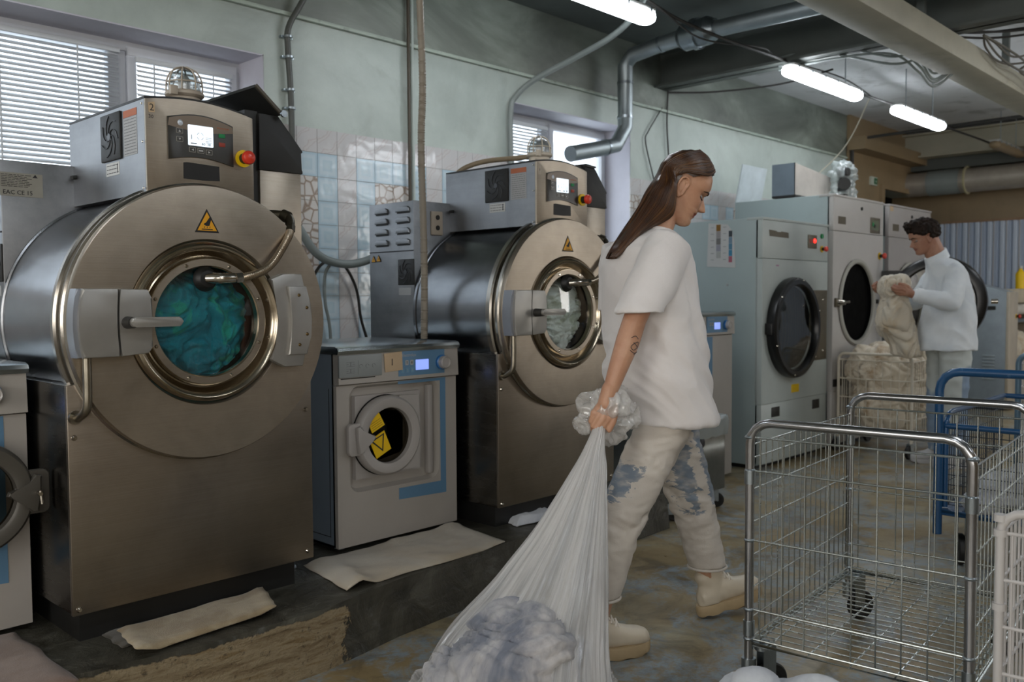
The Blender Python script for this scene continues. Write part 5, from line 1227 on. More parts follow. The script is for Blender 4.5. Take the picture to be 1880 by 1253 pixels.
for z in (.70, .665, .49): b = MB(); b.cyl((0, 0, z-.008), (0, 0, z+.008), .0155, seg=12); obj('joint', b, M_wwire, t)
small_trolley('white wire trolley with a steel frame standing behind the blue one', 5.62, 1.42, math.radians(2), .85, .55, .88, .3, M_wwire, paint('blue_grey_tube', '#5d7688', .3, .3), .016, 'wire laundry trolleys', 1)
# blue platform trolley
t = thing('blue_trolley', 'blue tubular trolley with dark wire sides and sheets on its platform', 'trolley', (4.18, 1.37, 0), 'wire laundry trolleys', off=(0, 0, 0), rotz=math.radians(1))
e = efr(t, 0, 0, -.58, .882, .15, .019, M_bluet, .085); e.name = 'handle_frame'
M_dwire = paint('dark_wire', '#3f464e', .35, .6)
b = MB(); b.tube(catmull([(.03, -.02, .27), (.03, -.02, .60), (.05, -.02, .665), (.11, -.02, .69), (.3, -.02, .69), (.98, -.02, .69)], 6), .013, 12); b.tube([(.03, -.02, .635), (.03, -.56, .635)], .013, 12); b.tube([(.03, -.56, .27), (.03, -.56, .66), (.12, -.56, .69), (.98, -.56, .69), (.98, -.02, .69)], .013, 12)
bf = obj('basket_frame', b, M_bluet, t)
b = MB(); b.box(.0155, .0175, -.44, -.32, .628, .648); lab(obj('name_tag', b, M_white, bf), 'white tag on the blue cross bar')
grid(t, (.035, -.02, 0), (0, -.54, 0), 0, 18, [.28+.045*k for k in range(9)], .0018, M_dwire, 'mesh_end')
for v in (-.02, -.56): grid(t, (.035, v, 0), (.93, 0, 0), 0, 28, [.28+.05*k for k in range(9)], .0018, M_dwire, 'mesh_side')
b = MB(); b.box(.0, 1.0, -.58, 0, .235, .262, .006); b.tube([(0, 0, .25), (1.0, 0, .25), (1.0, -.58, .25), (0, -.58, .25)], .014, 10, 0, True); obj('platform', b, M_bluet, t)
for u in (.08, .92):
    for v in (-.08, -.5): caster(t, u, v, .236, .07, ax=.4)
def heap(name, label, blobs, mat, amp=.03, vox=.015, sc=10, cat='laundry', group=None):
    b = MB(); c0_ = Vector(blobs[0][0])
    for c, r in blobs: b.sphere(c, r, 24, 16)
    def d(p, n):
        w = noise.noise_vector(p*sc*.6)*.6; q = p*sc+w
        return amp*(noise.noise(q)+1.1*folds(p-c0_, 42, sc))
    o = remesh(name, b, mat, None, vox, 2, d); tag(o, label, cat, group); return o
M_sheet = cloth('sheet_white', '#c3c7cc', '#a9adb5', 4, 150, .3)
heap('folded_sheet', 'white sheets lying on the platform of the blue trolley', [((4.5, 1.08, .335), (.3, .22, .06)), ((4.3, 1.2, .30), (.12, .1, .04)), ((4.8, 1.05, .34), (.25, .2, .065))], M_sheet, .018, .012, 8)
# laundry trolley in front of the open dryer
x0, y0 = 6.82, 2.99
t = small_trolley('white wire trolley heaped with cream laundry in front of the open dryer', x0, y0, 0, .62, .56, .77, .14, paint('white_wire_far', '#cbc4b4', .45), paint('white_wire_far', '#cbc4b4', .45), .011, 'wire laundry trolleys', 2)
M_lcream = cloth('laundry_stained', '#d0c6b3', '#8f6a38', 6, 130, .5, (.52, .74))
heap('laundry_heap', 'cream laundry with brown stains filling the far trolley', [((7.13, 2.71, .40), (.29, .26, .24)), ((7.13, 2.71, .62), (.30, .27, .20)), ((7.0, 2.85, .66), (.14, .12, .14)), ((7.25, 2.6, .7), (.15, .14, .14)), ((7.3, 2.85, .68), (.13, .12, .15))], M_lcream, .035, .012, 9)

# ---------------------------------------------------------------- towels, rags, floor bits
def towel(name, label, C4, z, mat, th=.012, amp=.006, seed=0, curl=None, n=46, cat='towel', group=None):
    b = MB(); P = {}
    a, bb, c, d = [Vector((p[0], p[1], 0)) for p in C4]
    for s in (0, 1):
        for i in range(n+1):
            for j in range(n+1):
                u, v = i/n, j/n; p = a.lerp(bb, v).lerp(d.lerp(c, v), u)
                edge = min(u, 1-u, v, 1-v); rnd = .010*noise.noise(V(u*5+seed, v*5, 1))
                p = p+V(.010*noise.noise(V(v*4, seed, u*2)), .010*noise.noise(V(u*4, seed+4, v*2)), 0)
                h = z+(.0015 if s == 0 else th*min(1, edge*14+.35))+(amp*(noise.noise(V(p.x*9+seed, p.y*9, 0))+.6+.5*abs(noise.noise(V(p.x*22, p.y*22, seed))))*(1 if s else .85))*min(1, edge*9+.1)
                if curl: h += curl(u, v)
                P[s, i, j] = b.bm.verts.new((p.x, p.y, h))
    for i in range(n):
        for j in range(n):
            b.face((P[1, i, j], P[1, i+1, j], P[1, i+1, j+1], P[1, i, j+1])); b.face((P[0, i, j], P[0, i, j+1], P[0, i+1, j+1], P[0, i+1, j]))
        b.face((P[0, i, 0], P[0, i+1, 0], P[1, i+1, 0], P[1, i, 0])); b.face((P[0, i, n], P[1, i, n], P[1, i+1, n], P[0, i+1, n]))
        b.face((P[0, 0, i], P[1, 0, i], P[1, 0, i+1], P[0, 0, i+1])); b.face((P[0, n, i], P[0, n, i+1], P[1, n, i+1], P[1, n, i]))
    o = obj(name, b, mat, ang=180); tag(o, label, cat, group); return o
M_twl1 = cloth('towel_beige', '#a99b80', '#8e7d60', 8, 300, .8)
M_twl2 = cloth('towel_cream', '#b5aea0', '#a8977c', 3, 300, .9, (.45, .75))
M_twl3 = cloth('rag_grey', '#4a463b', '#37332a', 8, 200, .5)
M_twl4 = cloth('towel_pinkish', '#806c60', '#6b564b', 4, 250, .6)
towel('towel', 'dark grey rag half under the beige towel below the nearest big washer', [(1.06, 2.76), (1.06, 2.60), (1.53, 2.68), (1.555, 2.86)], .2, M_twl3, .007, .004, 2)
towel('towel', 'beige towel on the plinth edge below the nearest big washer', [(1.09, 2.715), (1.055, 2.495), (1.53, 2.535), (1.60, 2.74)], .207, M_twl1, .014, .005, 5, lambda u, v: .02*max(0, 1-u*7)*(.3+v*.7)+.012*max(0, u*8-7))
towel('towel', 'cream towel spread on the plinth below the small middle washer', [(1.87, 2.90), (1.81, 2.54), (2.60, 2.54), (2.66, 2.92)], .2, M_twl2, .014, .008, 9, lambda u, v: .025*max(0, 1-abs(u-.08)*12)*(v*.9+.1)+.012*max(0, u*7-6)+.01*max(0, 1-abs(v-.12)*9)*(u > .5))
towel('towel', 'pinkish brown towel in the lower left corner', [(.60, 2.99), (.30, 2.40), (.885, 2.46), (.885, 2.965)], .2, M_twl4, .012, .006, 13, lambda u, v: -.0)
towel('rag', 'small white rag on the plinth behind the plastic bag', [(2.88, 2.84), (2.84, 2.70), (3.12, 2.68), (3.15, 2.86)], .2, M_sheet, .015, .02, 20, cat='rag')
bx_ = MB(); bx_.box(1.70, 1.84, 2.90, 2.965, .2, .215, .004); tag(obj('paper_scrap', bx_, paint('scrap', '#7f8a96', .6)), 'pale scrap under the right end of the nearest big washer', 'scrap')
b = MB(); b.tube(catmull([(2.13, 1.53, .006), (2.19, 1.545, .01), (2.22, 1.50, .005), (2.27, 1.48, .012), (2.31, 1.43, .006), (2.33, 1.36, .006)], 6), .0025, 6); b.sphere((2.245, 1.50, .008), (.008, .006, .006), 8, 6); tag(obj('wire_scrap', b, M_cable), 'thin dark wire scrap on the floor beside the bag', 'scrap')
heap('laundry_heap', 'white laundry lump at the bottom edge by the near trolley', [((2.0, .97, .13), (.12, .13, .13)), ((1.96, 1.05, .19), (.07, .09, .09)), ((2.03, .92, .20), (.08, .1, .09))], M_sheet, .02, .012, 9)
# ---------------------------------------------------------------- people
def skinmat(name, col, redc):
    t = NT(name); co = t.coord(); c = lin(col); r = lin(redc)
    t.lk(t.ramp(t.noise(co, 9, 5, .6, .4), [(.35, c), (.7, r)]), t.b.inputs['Base Color']); t.b.inputs['Roughness'].default_value = .48
    t.b.inputs['Subsurface Weight'].default_value = .12; t.b.inputs['Subsurface Radius'].default_value = (.02, .008, .004); t.b.inputs['Subsurface Scale'].default_value = .3
    t.bump(t.noise(co, 300, 3, .6), .12, .001); return t.m
M_skin = skinmat('skin_woman', '#bf9478', '#ad7d62'); M_lip = paint('lips', '#8f4f44', .35, var=.05)
M_skin2 = skinmat('skin_man', '#a97f68', '#946652')
def hairmat(name, a, b, sc=(1, 1, 1)):
    t = NT(name); t.lk(t.ramp(t.noise(t.coord(), 14, 5, .7, .5), [(.3, lin(a)), (.7, lin(b))]), t.b.inputs['Base Color'])
    t.b.inputs['Roughness'].default_value = .34; t.b.inputs['Anisotropic'].default_value = .5; t.b.inputs['Specular IOR Level'].default_value = .6; return t.m
def interp(tab, z):
    if z <= tab[0][0]: return tab[0][1]
    for (a, va), (b, vb) in zip(tab, tab[1:]):
        if z <= b:
            t = (z-a)/(b-a); t = t*t*(3-2*t)*.35+t*.65; return va+(vb-va)*t
    return tab[-1][1]
FR = [(0, .066), (.006, .080), (.014, .088), (.024, .0895), (.034, .084), (.041, .088), (.046, .0925), (.0505, .0870), (.0545, .0935), (.060, .0945), (.067, .089), (.075, .090), (.10, .089), (.118, .086), (.130, .094), (.15, .0965), (.175, .089), (.20, .070), (.222, .040), (.236, .0)]
BK = [(0, .02), (.01, -.0), (.03, -.03), (.06, -.062), (.09, -.085), (.12, -.098), (.15, -.102), (.18, -.094), (.205, -.070), (.225, -.035), (.236, 0)]
HW = [(0, .014), (.008, .028), (.02, .040), (.035, .0485), (.055, .0555), (.08, .0625), (.105, .067), (.13, .0715), (.155, .0725), (.18, .067), (.205, .050), (.225, .028), (.236, .001)]
class Head:
    def __init__(s, ear, yaw, pitch, scale=1.0, fem=True, tilt=0):
        h = V(math.cos(yaw), math.sin(yaw), 0); z = V(0, 0, 1)
        s.x = h*math.cos(pitch)-z*math.sin(pitch); s.u = h*math.sin(pitch)+z*math.cos(pitch); s.y = s.x.cross(s.u)   # y = the head's right
        s.o = Vector(ear); s.k = scale; s.fem = fem; s.bk = .80 if fem else 1.0
    def P(s, x, y, z): return s.o+(s.x*x+s.y*y+s.u*(z-.10))*s.k     # z measured from the chin, x from the ear canal
    def surf(s, a, z, grow=0):
        f, b, w = interp(FR, z), interp(BK, z)*(s.bk if interp(BK, z) < 0 else 1), interp(HW, z)
        c = (f+b)/2; c = b+(f-b)*.46
        ca, sa = math.cos(a), math.sin(a)
        rx = (f-c) if ca > 0 else (c-b)
        e = .86 if ca > 0 else 1.0
        x = c+rx*math.copysign(abs(ca)**e, ca); y = w*math.copysign(abs(sa)**.9, sa)
        if ca > 0:
            g = lambda v, m, sg: math.exp(-((v-m)/sg)**2)
            # nose
            zn = z
            if .064 < zn < .122:
                prof = interp([(.064, 0), (.069, .007), (.073, .021), (.078, .0285), (.084, .0275), (.095, .0185), (.108, .0085), (.122, .0)], zn)
                wd = interp([(.064, .012), (.072, .0125), (.08, .0105), (.09, .0075), (.12, .0065)], zn); x += prof*g(y, 0, wd)
            x += .004*(g(y, .0125, .005)+g(y, -.0125, .005))*g(zn, .073, .005)
            x -= .0105*(g(y, .031, .013)+g(y, -.031, .013))*g(zn, .112, .011)
            x += .0065*(g(y, .031, .010)+g(y, -.031, .010))*g(zn, .109, .0062)
            x += .004*(g(y, .033, .017)+g(y, -.033, .017))*g(zn, .127, .005)
            x += .004*(g(y, .042, .014)+g(y, -.042, .014))*g(zn, .088, .012)
            x -= .004*(g(y, .024, .006)+g(y, -.024, .006))*g(zn, .051, .006)
            x -= .0018*g(y, 0, .004)*g(zn, .063, .004)
            if .04 < zn < .062: x -= .010*(abs(y)/.026)**2 if abs(y) < .026 else 0
        d = V(x-c, y, 0); L = d.length or 1
        return V(x, y, z)+d*(grow/L)
    def mesh(s, b, na=112, nz=84):
        zs = [.236*(.5-.5*math.cos(PI*(k/nz)))*.5+.236*(k/nz)*.5 for k in range(nz+1)]
        rings = []
        for z in zs: rings.append([b.bm.verts.new(s.P(*s.surf(2*PI*k/na, z))) for k in range(na)])
        for A, B in zip(rings, rings[1:]):
            for k in range(na): b.face((A[k], A[(k+1) % na], B[(k+1) % na], B[k]))
        b.face(rings[0][::-1]); b.face(rings[-1])
    def ears(s, b):
        for sg in (-1, 1):
            ring = [(-.004, .000, -.030), (.004, .004, -.020), (.006, .006, 0), (.008, .008, .016), (.0, .015, .029), (-.012, .020, .031), (-.022, .021, .022), (-.024, .018, .004), (-.018, .013, -.012), (-.010, .008, -.026), (-.005, .004, -.032)]
            P = [s.P(x+.004, sg*(.066+y*.8), .10+z) for x, y, z in ring]
            b.tube(catmull(P, 5), .0042*s.k, 8)
            b.loft([(s.P(-.004, sg*.064, .10), s.x*.012*s.k, s.u*.024*s.k), (s.P(-.010, sg*.075, .102), s.x*.013*s.k, s.u*.024*s.k)], 16)
            b.sphere(s.P(-.002, sg*.070, .073), (.008, .008, .009), 10, 8)
    def lipface(s, c):
        q = (c-s.o)/s.k; x, y, z = q.dot(s.x), q.dot(s.y), q.dot(s.u)+.10
        return 1 if (x > .066 and abs(y) < .025*(1-((z-.0505)/.0125)**2) and .0405 < z < .0595) else 0
    def face_bits(s, par, hairc, open_=.3):
        for sg in (-1, 1):
            for nm, pts, r, m in (('eyebrow', [(.010, .1265), (.020, .1315), (.032, .133), (.043, .130), (.051, .125)], .0024, hairc), ('eyelashes', [(.019, .1055), (.026, .1035), (.034, .1030), (.042, .1045), (.048, .1075)], .0016, M_black)):
                P = []
                for y, z in pts:
                    best = min(((abs(s.surf(a*.01, z)[1]-y), a) for a in range(0, 130)), key=lambda t: t[0])[1]
                    q = s.surf(best*.01, z); P.append(s.P(q.x+.0012, sg*q.y, q.z))
                b = MB(); b.tube(catmull(P, 5), lambda u, r=r: r*(.35+1.0*math.sin(PI*min(1, .15+u*.85)))*s.k, 6); obj(nm, b, m, par)
            b = MB(); P = []
            best = min(((abs(s.surf(a*.01, .108)[1]-.034), a) for a in range(0, 130)), key=lambda t: t[0])[1]; q = s.surf(best*.01, .108)
            b.sphere(s.P(q.x-.0075, sg*q.y, .1075), .0095*s.k, 16, 10); obj('eye', b, paint('eye_white', '#8f8681', .2), par)

class Body:
    def __init__(s, O, yaw):
        s.O = Vector(O); s.F = V(math.cos(yaw), math.sin(yaw), 0); s.R = V(math.sin(yaw), -math.cos(yaw), 0)
    def __call__(s, f, r, z): return s.O+s.F*f+s.R*r+V(0, 0, z)
def torso(b, B, secs, n=40):
    b.loft([(B(cf, cr, z), B.F*a, B.R*w+V(0, 0, 0), e) for z, cf, a, w, cr, e in secs], n)
def fold(sc, amp, st=(1, 1, 1)):
    def d(p, n):
        q = Vector((p.x*st[0], p.y*st[1], p.z*st[2]))*sc; w = noise.noise_vector(q*.5)*.8
        return amp*(noise.noise(q+w)+.7*(.4-abs(noise.noise(q*1.7+w)))*1.3+.25*noise.noise(q*4))
    return d
def hand(b, wrist, e, n, z, s=1, mir=1, pose='grip'):
    """fingers hang along -z from the wrist; e = towards the thumb side, n = back of the hand"""
    e, n, z = Vector(e), Vector(n), Vector(z)
    P = lambda x, y, h: Vector(wrist)+(e*x+n*y+z*h)*s
    b.capsule(P(0, 0, .012), P(-.012, .004, -.035), .025*s, .027*s)
    K = [(-.050, .0, -.066), (-.037, .010, -.076), (-.020, .015, -.082), (-.002, .013, -.080)]
    for k in K: b.capsule(P(-.008, .0, -.02), P(*k), .018*s, .0105*s)
    b.capsule(P(*K[0]), P(*K[3]), .0115*s, .0115*s); b.capsule(P(-.034, .002, -.055), P(-.008, .006, -.06), .016*s, .016*s)
    fing = [[(-.060, -.004, -.093), (-.054, -.022, -.104), (-.040, -.028, -.098)], [(-.054, .004, -.107), (-.052, -.018, -.122), (-.038, -.028, -.116)],
            [(-.043, .008, -.117), (-.042, -.014, -.136), (-.029, -.026, -.130)], [(-.024, .010, -.113), (-.025, -.010, -.133), (-.014, -.022, -.128)]]
    if pose == 'relax': fing = [[(k[0]*1.05, k[1]-.006, k[2]-.032), (k[0]*1.05, k[1]-.018, k[2]-.052), (k[0]*1.0, k[1]-.032, k[2]-.066)] for k in K]
    for k, f, r in zip(K, fing, (.0078, .0088, .0092, .009)):
        b.chain([P(*k)]+[P(*q) for q in f], [.0108*s, r*s*1.04, r*s, r*s*.86], 10)
    th = [(.008, -.004, -.028), (.017, .008, -.062), (.010, .012, -.094), (-.002, .010, -.120)]
    b.chain([P(*q) for q in th], [.017*s, .0125*s, .0108*s, .0092*s], 10)

# ---------- the striding woman
Wm = Body((2.66, 1.80, 0), math.radians(-25))
t = thing('person', 'woman with long brown hair and white T-shirt striding right, dragging a plastic bag', 'person', (2.66, 1.80, 0))
WO = t
hd = Head(Wm(.051, 0, 1.597), math.radians(-43), math.radians(28.5), 1.075)
b = MB(); hd.mesh(b); hd.ears(b)
b.capsule(hd.P(-.028, 0, .085), Wm(-.055, 0, 1.40), .052, .056, 20); b.capsule(hd.P(.005, 0, .04), Wm(-.04, 0, 1.42), .036, .05, 20)
torso(b, Wm, [(1.42, -.06, .06, .10, 0, 1), (1.38, -.07, .085, .16, 0, 1), (1.25, -.07, .10, .15, 0, 1), (1.08, -.05, .085, .125, 0, 1), (.95, -.03, .10, .15, 0, 1), (.84, -.01, .10, .15, 0, 1), (.80, 0, .05, .08, 0, 1)])
# near (right) arm, reaching back to the bag
b.chain([Wm(-.10, .165, 1.375), Wm(-.165, .195, 1.28), Wm(-.235, .205, 1.145), Wm(-.262, .208, 1.075), Wm(-.30, .210, .985), Wm(-.325, .212, .925)], [.048, .043, .038, .039, .031, .025], 18)
wr = Wm(-.330, .213, .915)
hand(b, wr, _r0, -_f0, V(0, 0, 1))
# far (left) arm
b.chain([Wm(-.09, -.165, 1.375), Wm(-.06, -.21, 1.12), Wm(.05, -.20, .93)], [.048, .038, .026], 16); hand(b, Wm(.06, -.20, .915), _r0, _f0, V(0, 0, 1), pose='relax')
LR = [Wm(-.02, .09, .84), Wm(-.11, .095, .68), Wm(-.20, .1, .50), Wm(-.27, .10, .33), Wm(-.325, .10, .12)]
LF = [Wm(.02, -.09, .84), Wm(.09, -.09, .68), Wm(.145, -.09, .50), Wm(.205, -.095, .33), Wm(.262, -.10, .12)]
b.chain(LR, [.085, .075, .055, .05, .036], 16); b.chain(LF, [.085, .075, .055, .05, .036], 16)
body = remesh('body', b, [M_skin, M_lip], t, .0032, 2, None, colfn=hd.lipface)
M_hair = hairmat('hair_brown', '#1f120a', '#4a2c14')
hd.face_bits(body, M_hair)
b = MB()
for Q in ([(-.262, 1.075), (-.25, 1.06), (-.262, 1.05), (-.272, 1.06), (-.262, 1.07), (-.245, 1.075), (-.25, 1.055)], [(-.27, 1.09), (-.255, 1.095), (-.245, 1.085)], [(-.275, 1.05), (-.26, 1.04), (-.25, 1.045), (-.262, 1.035)]):
    b.tube(catmull([Wm(f, .248, z) for f, z in Q], 4), .0012, 4)
obj('tattoo', b, paint('tattoo_ink', '#4a3f3c', .6), body)
# hair: scalp shell, long fall behind the ear, and locks over both
b = MB(); na, nz = 200, 130; G_ = {}
def keep(x, y, z):
    line = .196 if x > .080 else (.196-(.080-x)*.78 if x > .010 else (.142 if x > -.02 else .06))
    return z > line
zs = [.04+.197*k/nz for k in range(nz+1)]
for i, z in enumerate(zs):
    for k in range(na):
        q = hd.surf(2*PI*k/na, min(z, .2355)); grow = .0085; s_ = q-V(0, 0, 0)
        cgr = V(q.x+.005, q.y, (q.z-.13)); cgr.normalize(); q2 = q+cgr*grow
        G_[i, k] = (b.bm.verts.new(hd.P(q2.x, q2.y, q2.z)), q)
for i in range(nz):
    for k in range(na):
        vs = [G_[i, k], G_[i, (k+1) % na], G_[i+1, (k+1) % na], G_[i+1, k]]; c = sum((v[1] for v in vs), Vector())/4
        if keep(c.x, c.y, c.z): b.face([v[0] for v in vs])
lone = [v for v in b.bm.verts if not v.link_faces]; bmesh.ops.delete(b.bm, geom=lone, context='VERTS')
# fall of hair: outer (back) and inner (front) edge of each section in the body's middle plane
def inplane(x, y, r=0.01):
    d = FWD*F_PX+RGT*(x-940)-UPV*(y-626.5); C0 = V(0, 0, CAM_H); k = ((Wm.O+Wm.R*r-C0).dot(Wm.R))/d.dot(Wm.R); return C0+d*k
FALL = [((1224, 303), (1240, 330), .020, .074), ((1211, 317), (1233, 338), .050, .080), ((1200, 333), (1232, 352), .070, .083), ((1189, 352), (1232, 376), .079, .084), ((1180, 370), (1228, 401), .079, .083), ((1165, 394), (1206, 416), .074, .079), ((1149, 417), (1178, 430), .066, .071), ((1133, 441), (1154, 451), .054, .059), ((1120, 462), (1138, 469), .038, .046), ((1115, 472), (1128, 477), .018, .034)]
secs = []
for po_, pi_, wd, w2 in FALL:
    A1, A2 = inplane(*po_), inplane(*pi_); hv = (A1-A2)/2; hl = hv.length; lf_ = lambda w_: hv*(math.sqrt(max(hl*hl-(.34*w_)**2, (.5*hl)**2))/hl)
    secs.append(((A1+A2)/2, lf_(wd)*.95, Wm.R*wd*.94, lf_(w2), Wm.R*w2*.97))
b.loft([q[:3] for q in secs[1:-1]], 40)
def fallpt(i, phi, g=1.0):
    c, _, _, u, v2 = secs[i]; return c+(u*math.cos(phi)+v2*math.sin(phi))*g
rs = random.Random(3)
for side in (1, -1):
    for k in range(560 if side > 0 else 170):
        u = rs.random(); j = rs.uniform(-1, 1); rs_g = rs.uniform(.0105, .0155)
        phi = side*(3.0-2.85*u)
        P = []
        for a0, z0, a1, z1 in ((4, .203, 50, .2345), (34, .190, 98, .226), (60, .168, 122, .200), (84, .152, 138, .168), (104, .138, 150, .135)):
            aa = math.radians(a0+(a1-a0)*u**.8)*side; zz = z0+(z1-z0)*u**.7+.002*j; q = hd.surf(-aa if False else aa, zz)
            dd = V(q.x+.005, q.y, q.z-.13).normalized(); q = q+dd*rs_g; P.append(hd.P(q.x, q.y, q.z))
        g = rs.uniform(.985, 1.05); n_end = rs.choice([7, 8, 8, 9, 9])
        for i in range(2 if u > .3 else 2, n_end+1): P.append(fallpt(i, phi+.06*j*i/6, g))
        b.mi = 1 if (rs.random() < (.5 if u < .4 else .25)) else 0
        b.tube(catmull(P, 3), lambda w, r=rs.uniform(.0014, .0026): r*(1-.6*w), 5, cap=True)
b.mi = 0
hr = obj('hair', b, [M_hair, hairmat('hair_brown_light', '#3f2712', '#64421f')], t, ang=180)
# boots
M_boot = paint('boot_leather', '#cfc3ae', .42, var=.04, sc=10, bump=.15, bsc=60); M_sole = paint('boot_sole', '#b59f7c', .5, var=.1, sc=12); M_lace = paint('lace', '#ddd6ca', .7)
def boot(par, heel, yaw, pitch, L=.285, mats=(M_boot, M_sole, M_lace), sole=.042, high=.216, name='boot'):
    f = V(math.cos(yaw), math.sin(yaw), 0); y = V(math.sin(yaw), -math.cos(yaw), 0); z = V(0, 0, 1)
    X = f*math.cos(pitch)+z*math.sin(pitch); Z = z*math.cos(pitch)-f*math.sin(pitch); O = Vector(heel)
    P = lambda a, c, h: O+X*a+y*c+Z*h
    b = MB(); out = []
    for k in range(28):
        a = 2*PI*k/28; ca, sa = math.cos(a), math.sin(a); px_ = L/2+L/2*math.copysign(abs(ca)**.8, ca); w = (.040 if ca < 0 else .050)-.006*math.exp(-((px_-.11)/.03)**2); out.append((px_, w*math.copysign(abs(sa)**.75, sa)))
    lv = [(0, .97), (.006, 1.0), (sole-.006, 1.0), (sole, .975)]
    R_ = [[b.bm.verts.new(P(L/2+(p[0]-L/2)*g, p[1]*g, h+(.012*max(0, (p[0]-L*.8)/(L*.2))**2)+(.0 if h > .004 else (.006 if int(p[0]*60) % 2 else 0)))) for p in out] for h, g in lv]
    for A, B_ in zip(R_, R_[1:]):
        for k in range(28): b.face((A[k], A[(k+1) % 28], B_[(k+1) % 28], B_[k]))
    b.face(R_[0]); b.face(R_[-1][::-1])
    u = MB(); s = sole
    u.loft([(P(.045+dx+h*math.sin(pitch)*.9, 0, h), X*a, y*c) for h, dx, a, c in ((s, .01, .052, .038), (s+.03, .008, .054, .040), (s+.07, .012, .052, .040), (s+.11, .010, .050, .041), (high, .002, .054, .044), (high+.015, .0, .054, .044))], 24)
    u.loft([(P(x, 0, s+h*.5-.004), y*w, Z*(h*.5+.006), .85) for x, w, h in ((.02, .030, .05), (.07, .036, .085), (.12, .039, .085), (.165, .043, .066), (.21, .046, .052), (.25, .043, .046), (.272, .030, .036), (.280, .012, .02))], 24)
    u.capsule(P(.055, 0, s+.10), P(.155, 0, s+.045), .037, .028)
    o = remesh(name, u, mats[0], par, .005, 4, lambda p, n: .0015*noise.noise(p*40))
    obj('sole', b, mats[1], o)
    if mats[2]:
        b = MB()
        for k in range(6):
            x = .075+.0155*k; h = s+.150-.0135*k; w = .026; x = .062+.0175*k
            b.tube([P(x-.006, -w, h-.014), P(x+.004, 0, h+.002), P(x+.006, w, h-.016)], .0034, 6, 3); b.tube([P(x-.006, w, h-.014), P(x+.006, 0, h+.004), P(x+.008, -w, h-.016)], .0034, 6, 3)
        c = P(.066, 0, s+.158)
        for sg in (-1, 1): b.tube([c, c+y*.035*sg+X*.02+Z*.014, c+y*.05*sg+X*.012-Z*.012, c+y*.02*sg+X*.008-Z*.004, c], .0026, 6, 4); b.tube([c, c+X*.03+y*.018*sg-Z*.01, c+X*.045+y*.03*sg-Z*.03], .0024, 6, 4)
        obj('laces', b, mats[2], o)
    return o
boot(t, Wm(-.405, .10, 0), math.radians(-25), 0)
boot(t, Wm(.208, -.10, .004), math.radians(-27), math.radians(11))
# jeans
def jeansmat():
    t_ = NT('bleached_jeans'); co = t_.coord((1, 1, 2.6)); n = t_.noise(co, 9, 6, .65, 1.4); at = t_.n.new('ShaderNodeAttribute'); at.attribute_name = 'bleach'
    f = t_.ramp(t_.math('ADD', t_.math('MULTIPLY', n, 1.3), at.outputs['Fac']), [(.98, G(0)), (1.0, G(.85))])
    f = t_.math('MULTIPLY', f, t_.ramp(t_.noise(co, 16, 4), [(.25, G(.35)), (.55, G(1))]))
    c = t_.mix(f, t_.ramp(t_.noise(co, 7, 4), [(.3, lin('#b8b0a6')), (.7, lin('#c9c2b8'))]), lin('#5d7083'))
    t_.lk(c, t_.b.inputs['Base Color']); t_.b.inputs['Roughness'].default_value = .85; t_.bump(t_.noise(t_.coord(), 220, 4, .7), .35, .002); return t_.m
M_jean = jeansmat()
b = MB(); torso(b, Wm, [(.96, -.03, .10, .155, 0, 1), (.90, -.02, .108, .165, 0, 1), (.82, -.01, .112, .165, 0, 1), (.76, -.005, .09, .13, 0, 1)])
b.loft([(Wm(f, r, z), Wm.F*a, Wm.R*c) for f, r, z, a, c in ((-.02, .085, .86, .105, .088), (-.075, .092, .74, .105, .088), (-.135, .098, .64, .098, .082), (-.192, .10, .54, .090, .076), (-.235, .10, .44, .082, .072), (-.275, .10, .33, .077, .070), (-.312, .10, .215, .074, .068))], 32)
b.loft([(Wm(f, r, z), Wm.F*a, Wm.R*c) for f, r, z, a, c in ((.03, -.085, .86, .108, .088), (.075, -.09, .74, .105, .088), (.11, -.09, .64, .102, .084), (.138, -.09, .54, .100, .080), (.165, -.09, .47, .088, .076), (.20, -.092, .36, .080, .072), (.245, -.098, .20, .072, .068))], 32)
def jf(p, n):
    q = p*16; w = noise.noise_vector(q*.5)*.9; k = .5+.9*math.exp(-((p.z-.46)/.10)**2)+.7*math.exp(-((p.z-.72)/.08)**2)
    return .0075*k*(noise.noise(Vector((q.x+w.x, q.y+w.y, q.z*1.5+w.z)))+.8*(.3-abs(noise.noise(Vector((q.x*1.4, q.y*1.4, q.z*2.4))+w))))
jo = remesh('jeans', b, M_jean, t, .0065, 5, jf)
FC = [(.20, .245), (.36, .20), (.47, .165), (.54, .138), (.64, .11), (.86, .03)]; RC = [(.215, -.312), (.33, -.275), (.44, -.235), (.54, -.192), (.64, -.135), (.86, -.02)]
at = jo.data.attributes.new('bleach', 'FLOAT', 'POINT'); vals = []
gs = lambda v, m, sg: math.exp(-((v-m)/sg)**2)
for v in jo.data.vertices:
    q = v.co; f_, r_, z_ = q.dot(Wm.F), q.dot(Wm.R), q.z
    if r_ < .0 and f_ > interp(FC, z_)-.11:
        u_ = f_-interp(FC, z_); val = .60*gs(u_, -.035, .040)*min(1, max(0, (z_-.33)/.25))+.58*gs(u_, .085, .035)*min(1, max(0, (z_-.40)/.1))*(z_ < .8)
    else:
        u_ = f_-interp(RC, z_); val = .43*gs(u_, -.085, .035)*gs(z_, .60, .08)
    vals.append(val+(.1 if val > .05 else 0))
at.data.foreach_set('value', vals)
b = MB()
for f, r, z, a, c in ((-.314, .10, .212, .0745, .0685), (.2465, -.098, .197, .0725, .0685)):
    pts = [Wm(f+a*math.cos(q*PI/16), r+c*math.sin(q*PI/16), z) for q in range(32)]; b.tube(pts, .005, 8, 0, True)
obj('hem', b, M_jean, bpy.data.objects['jeans'])
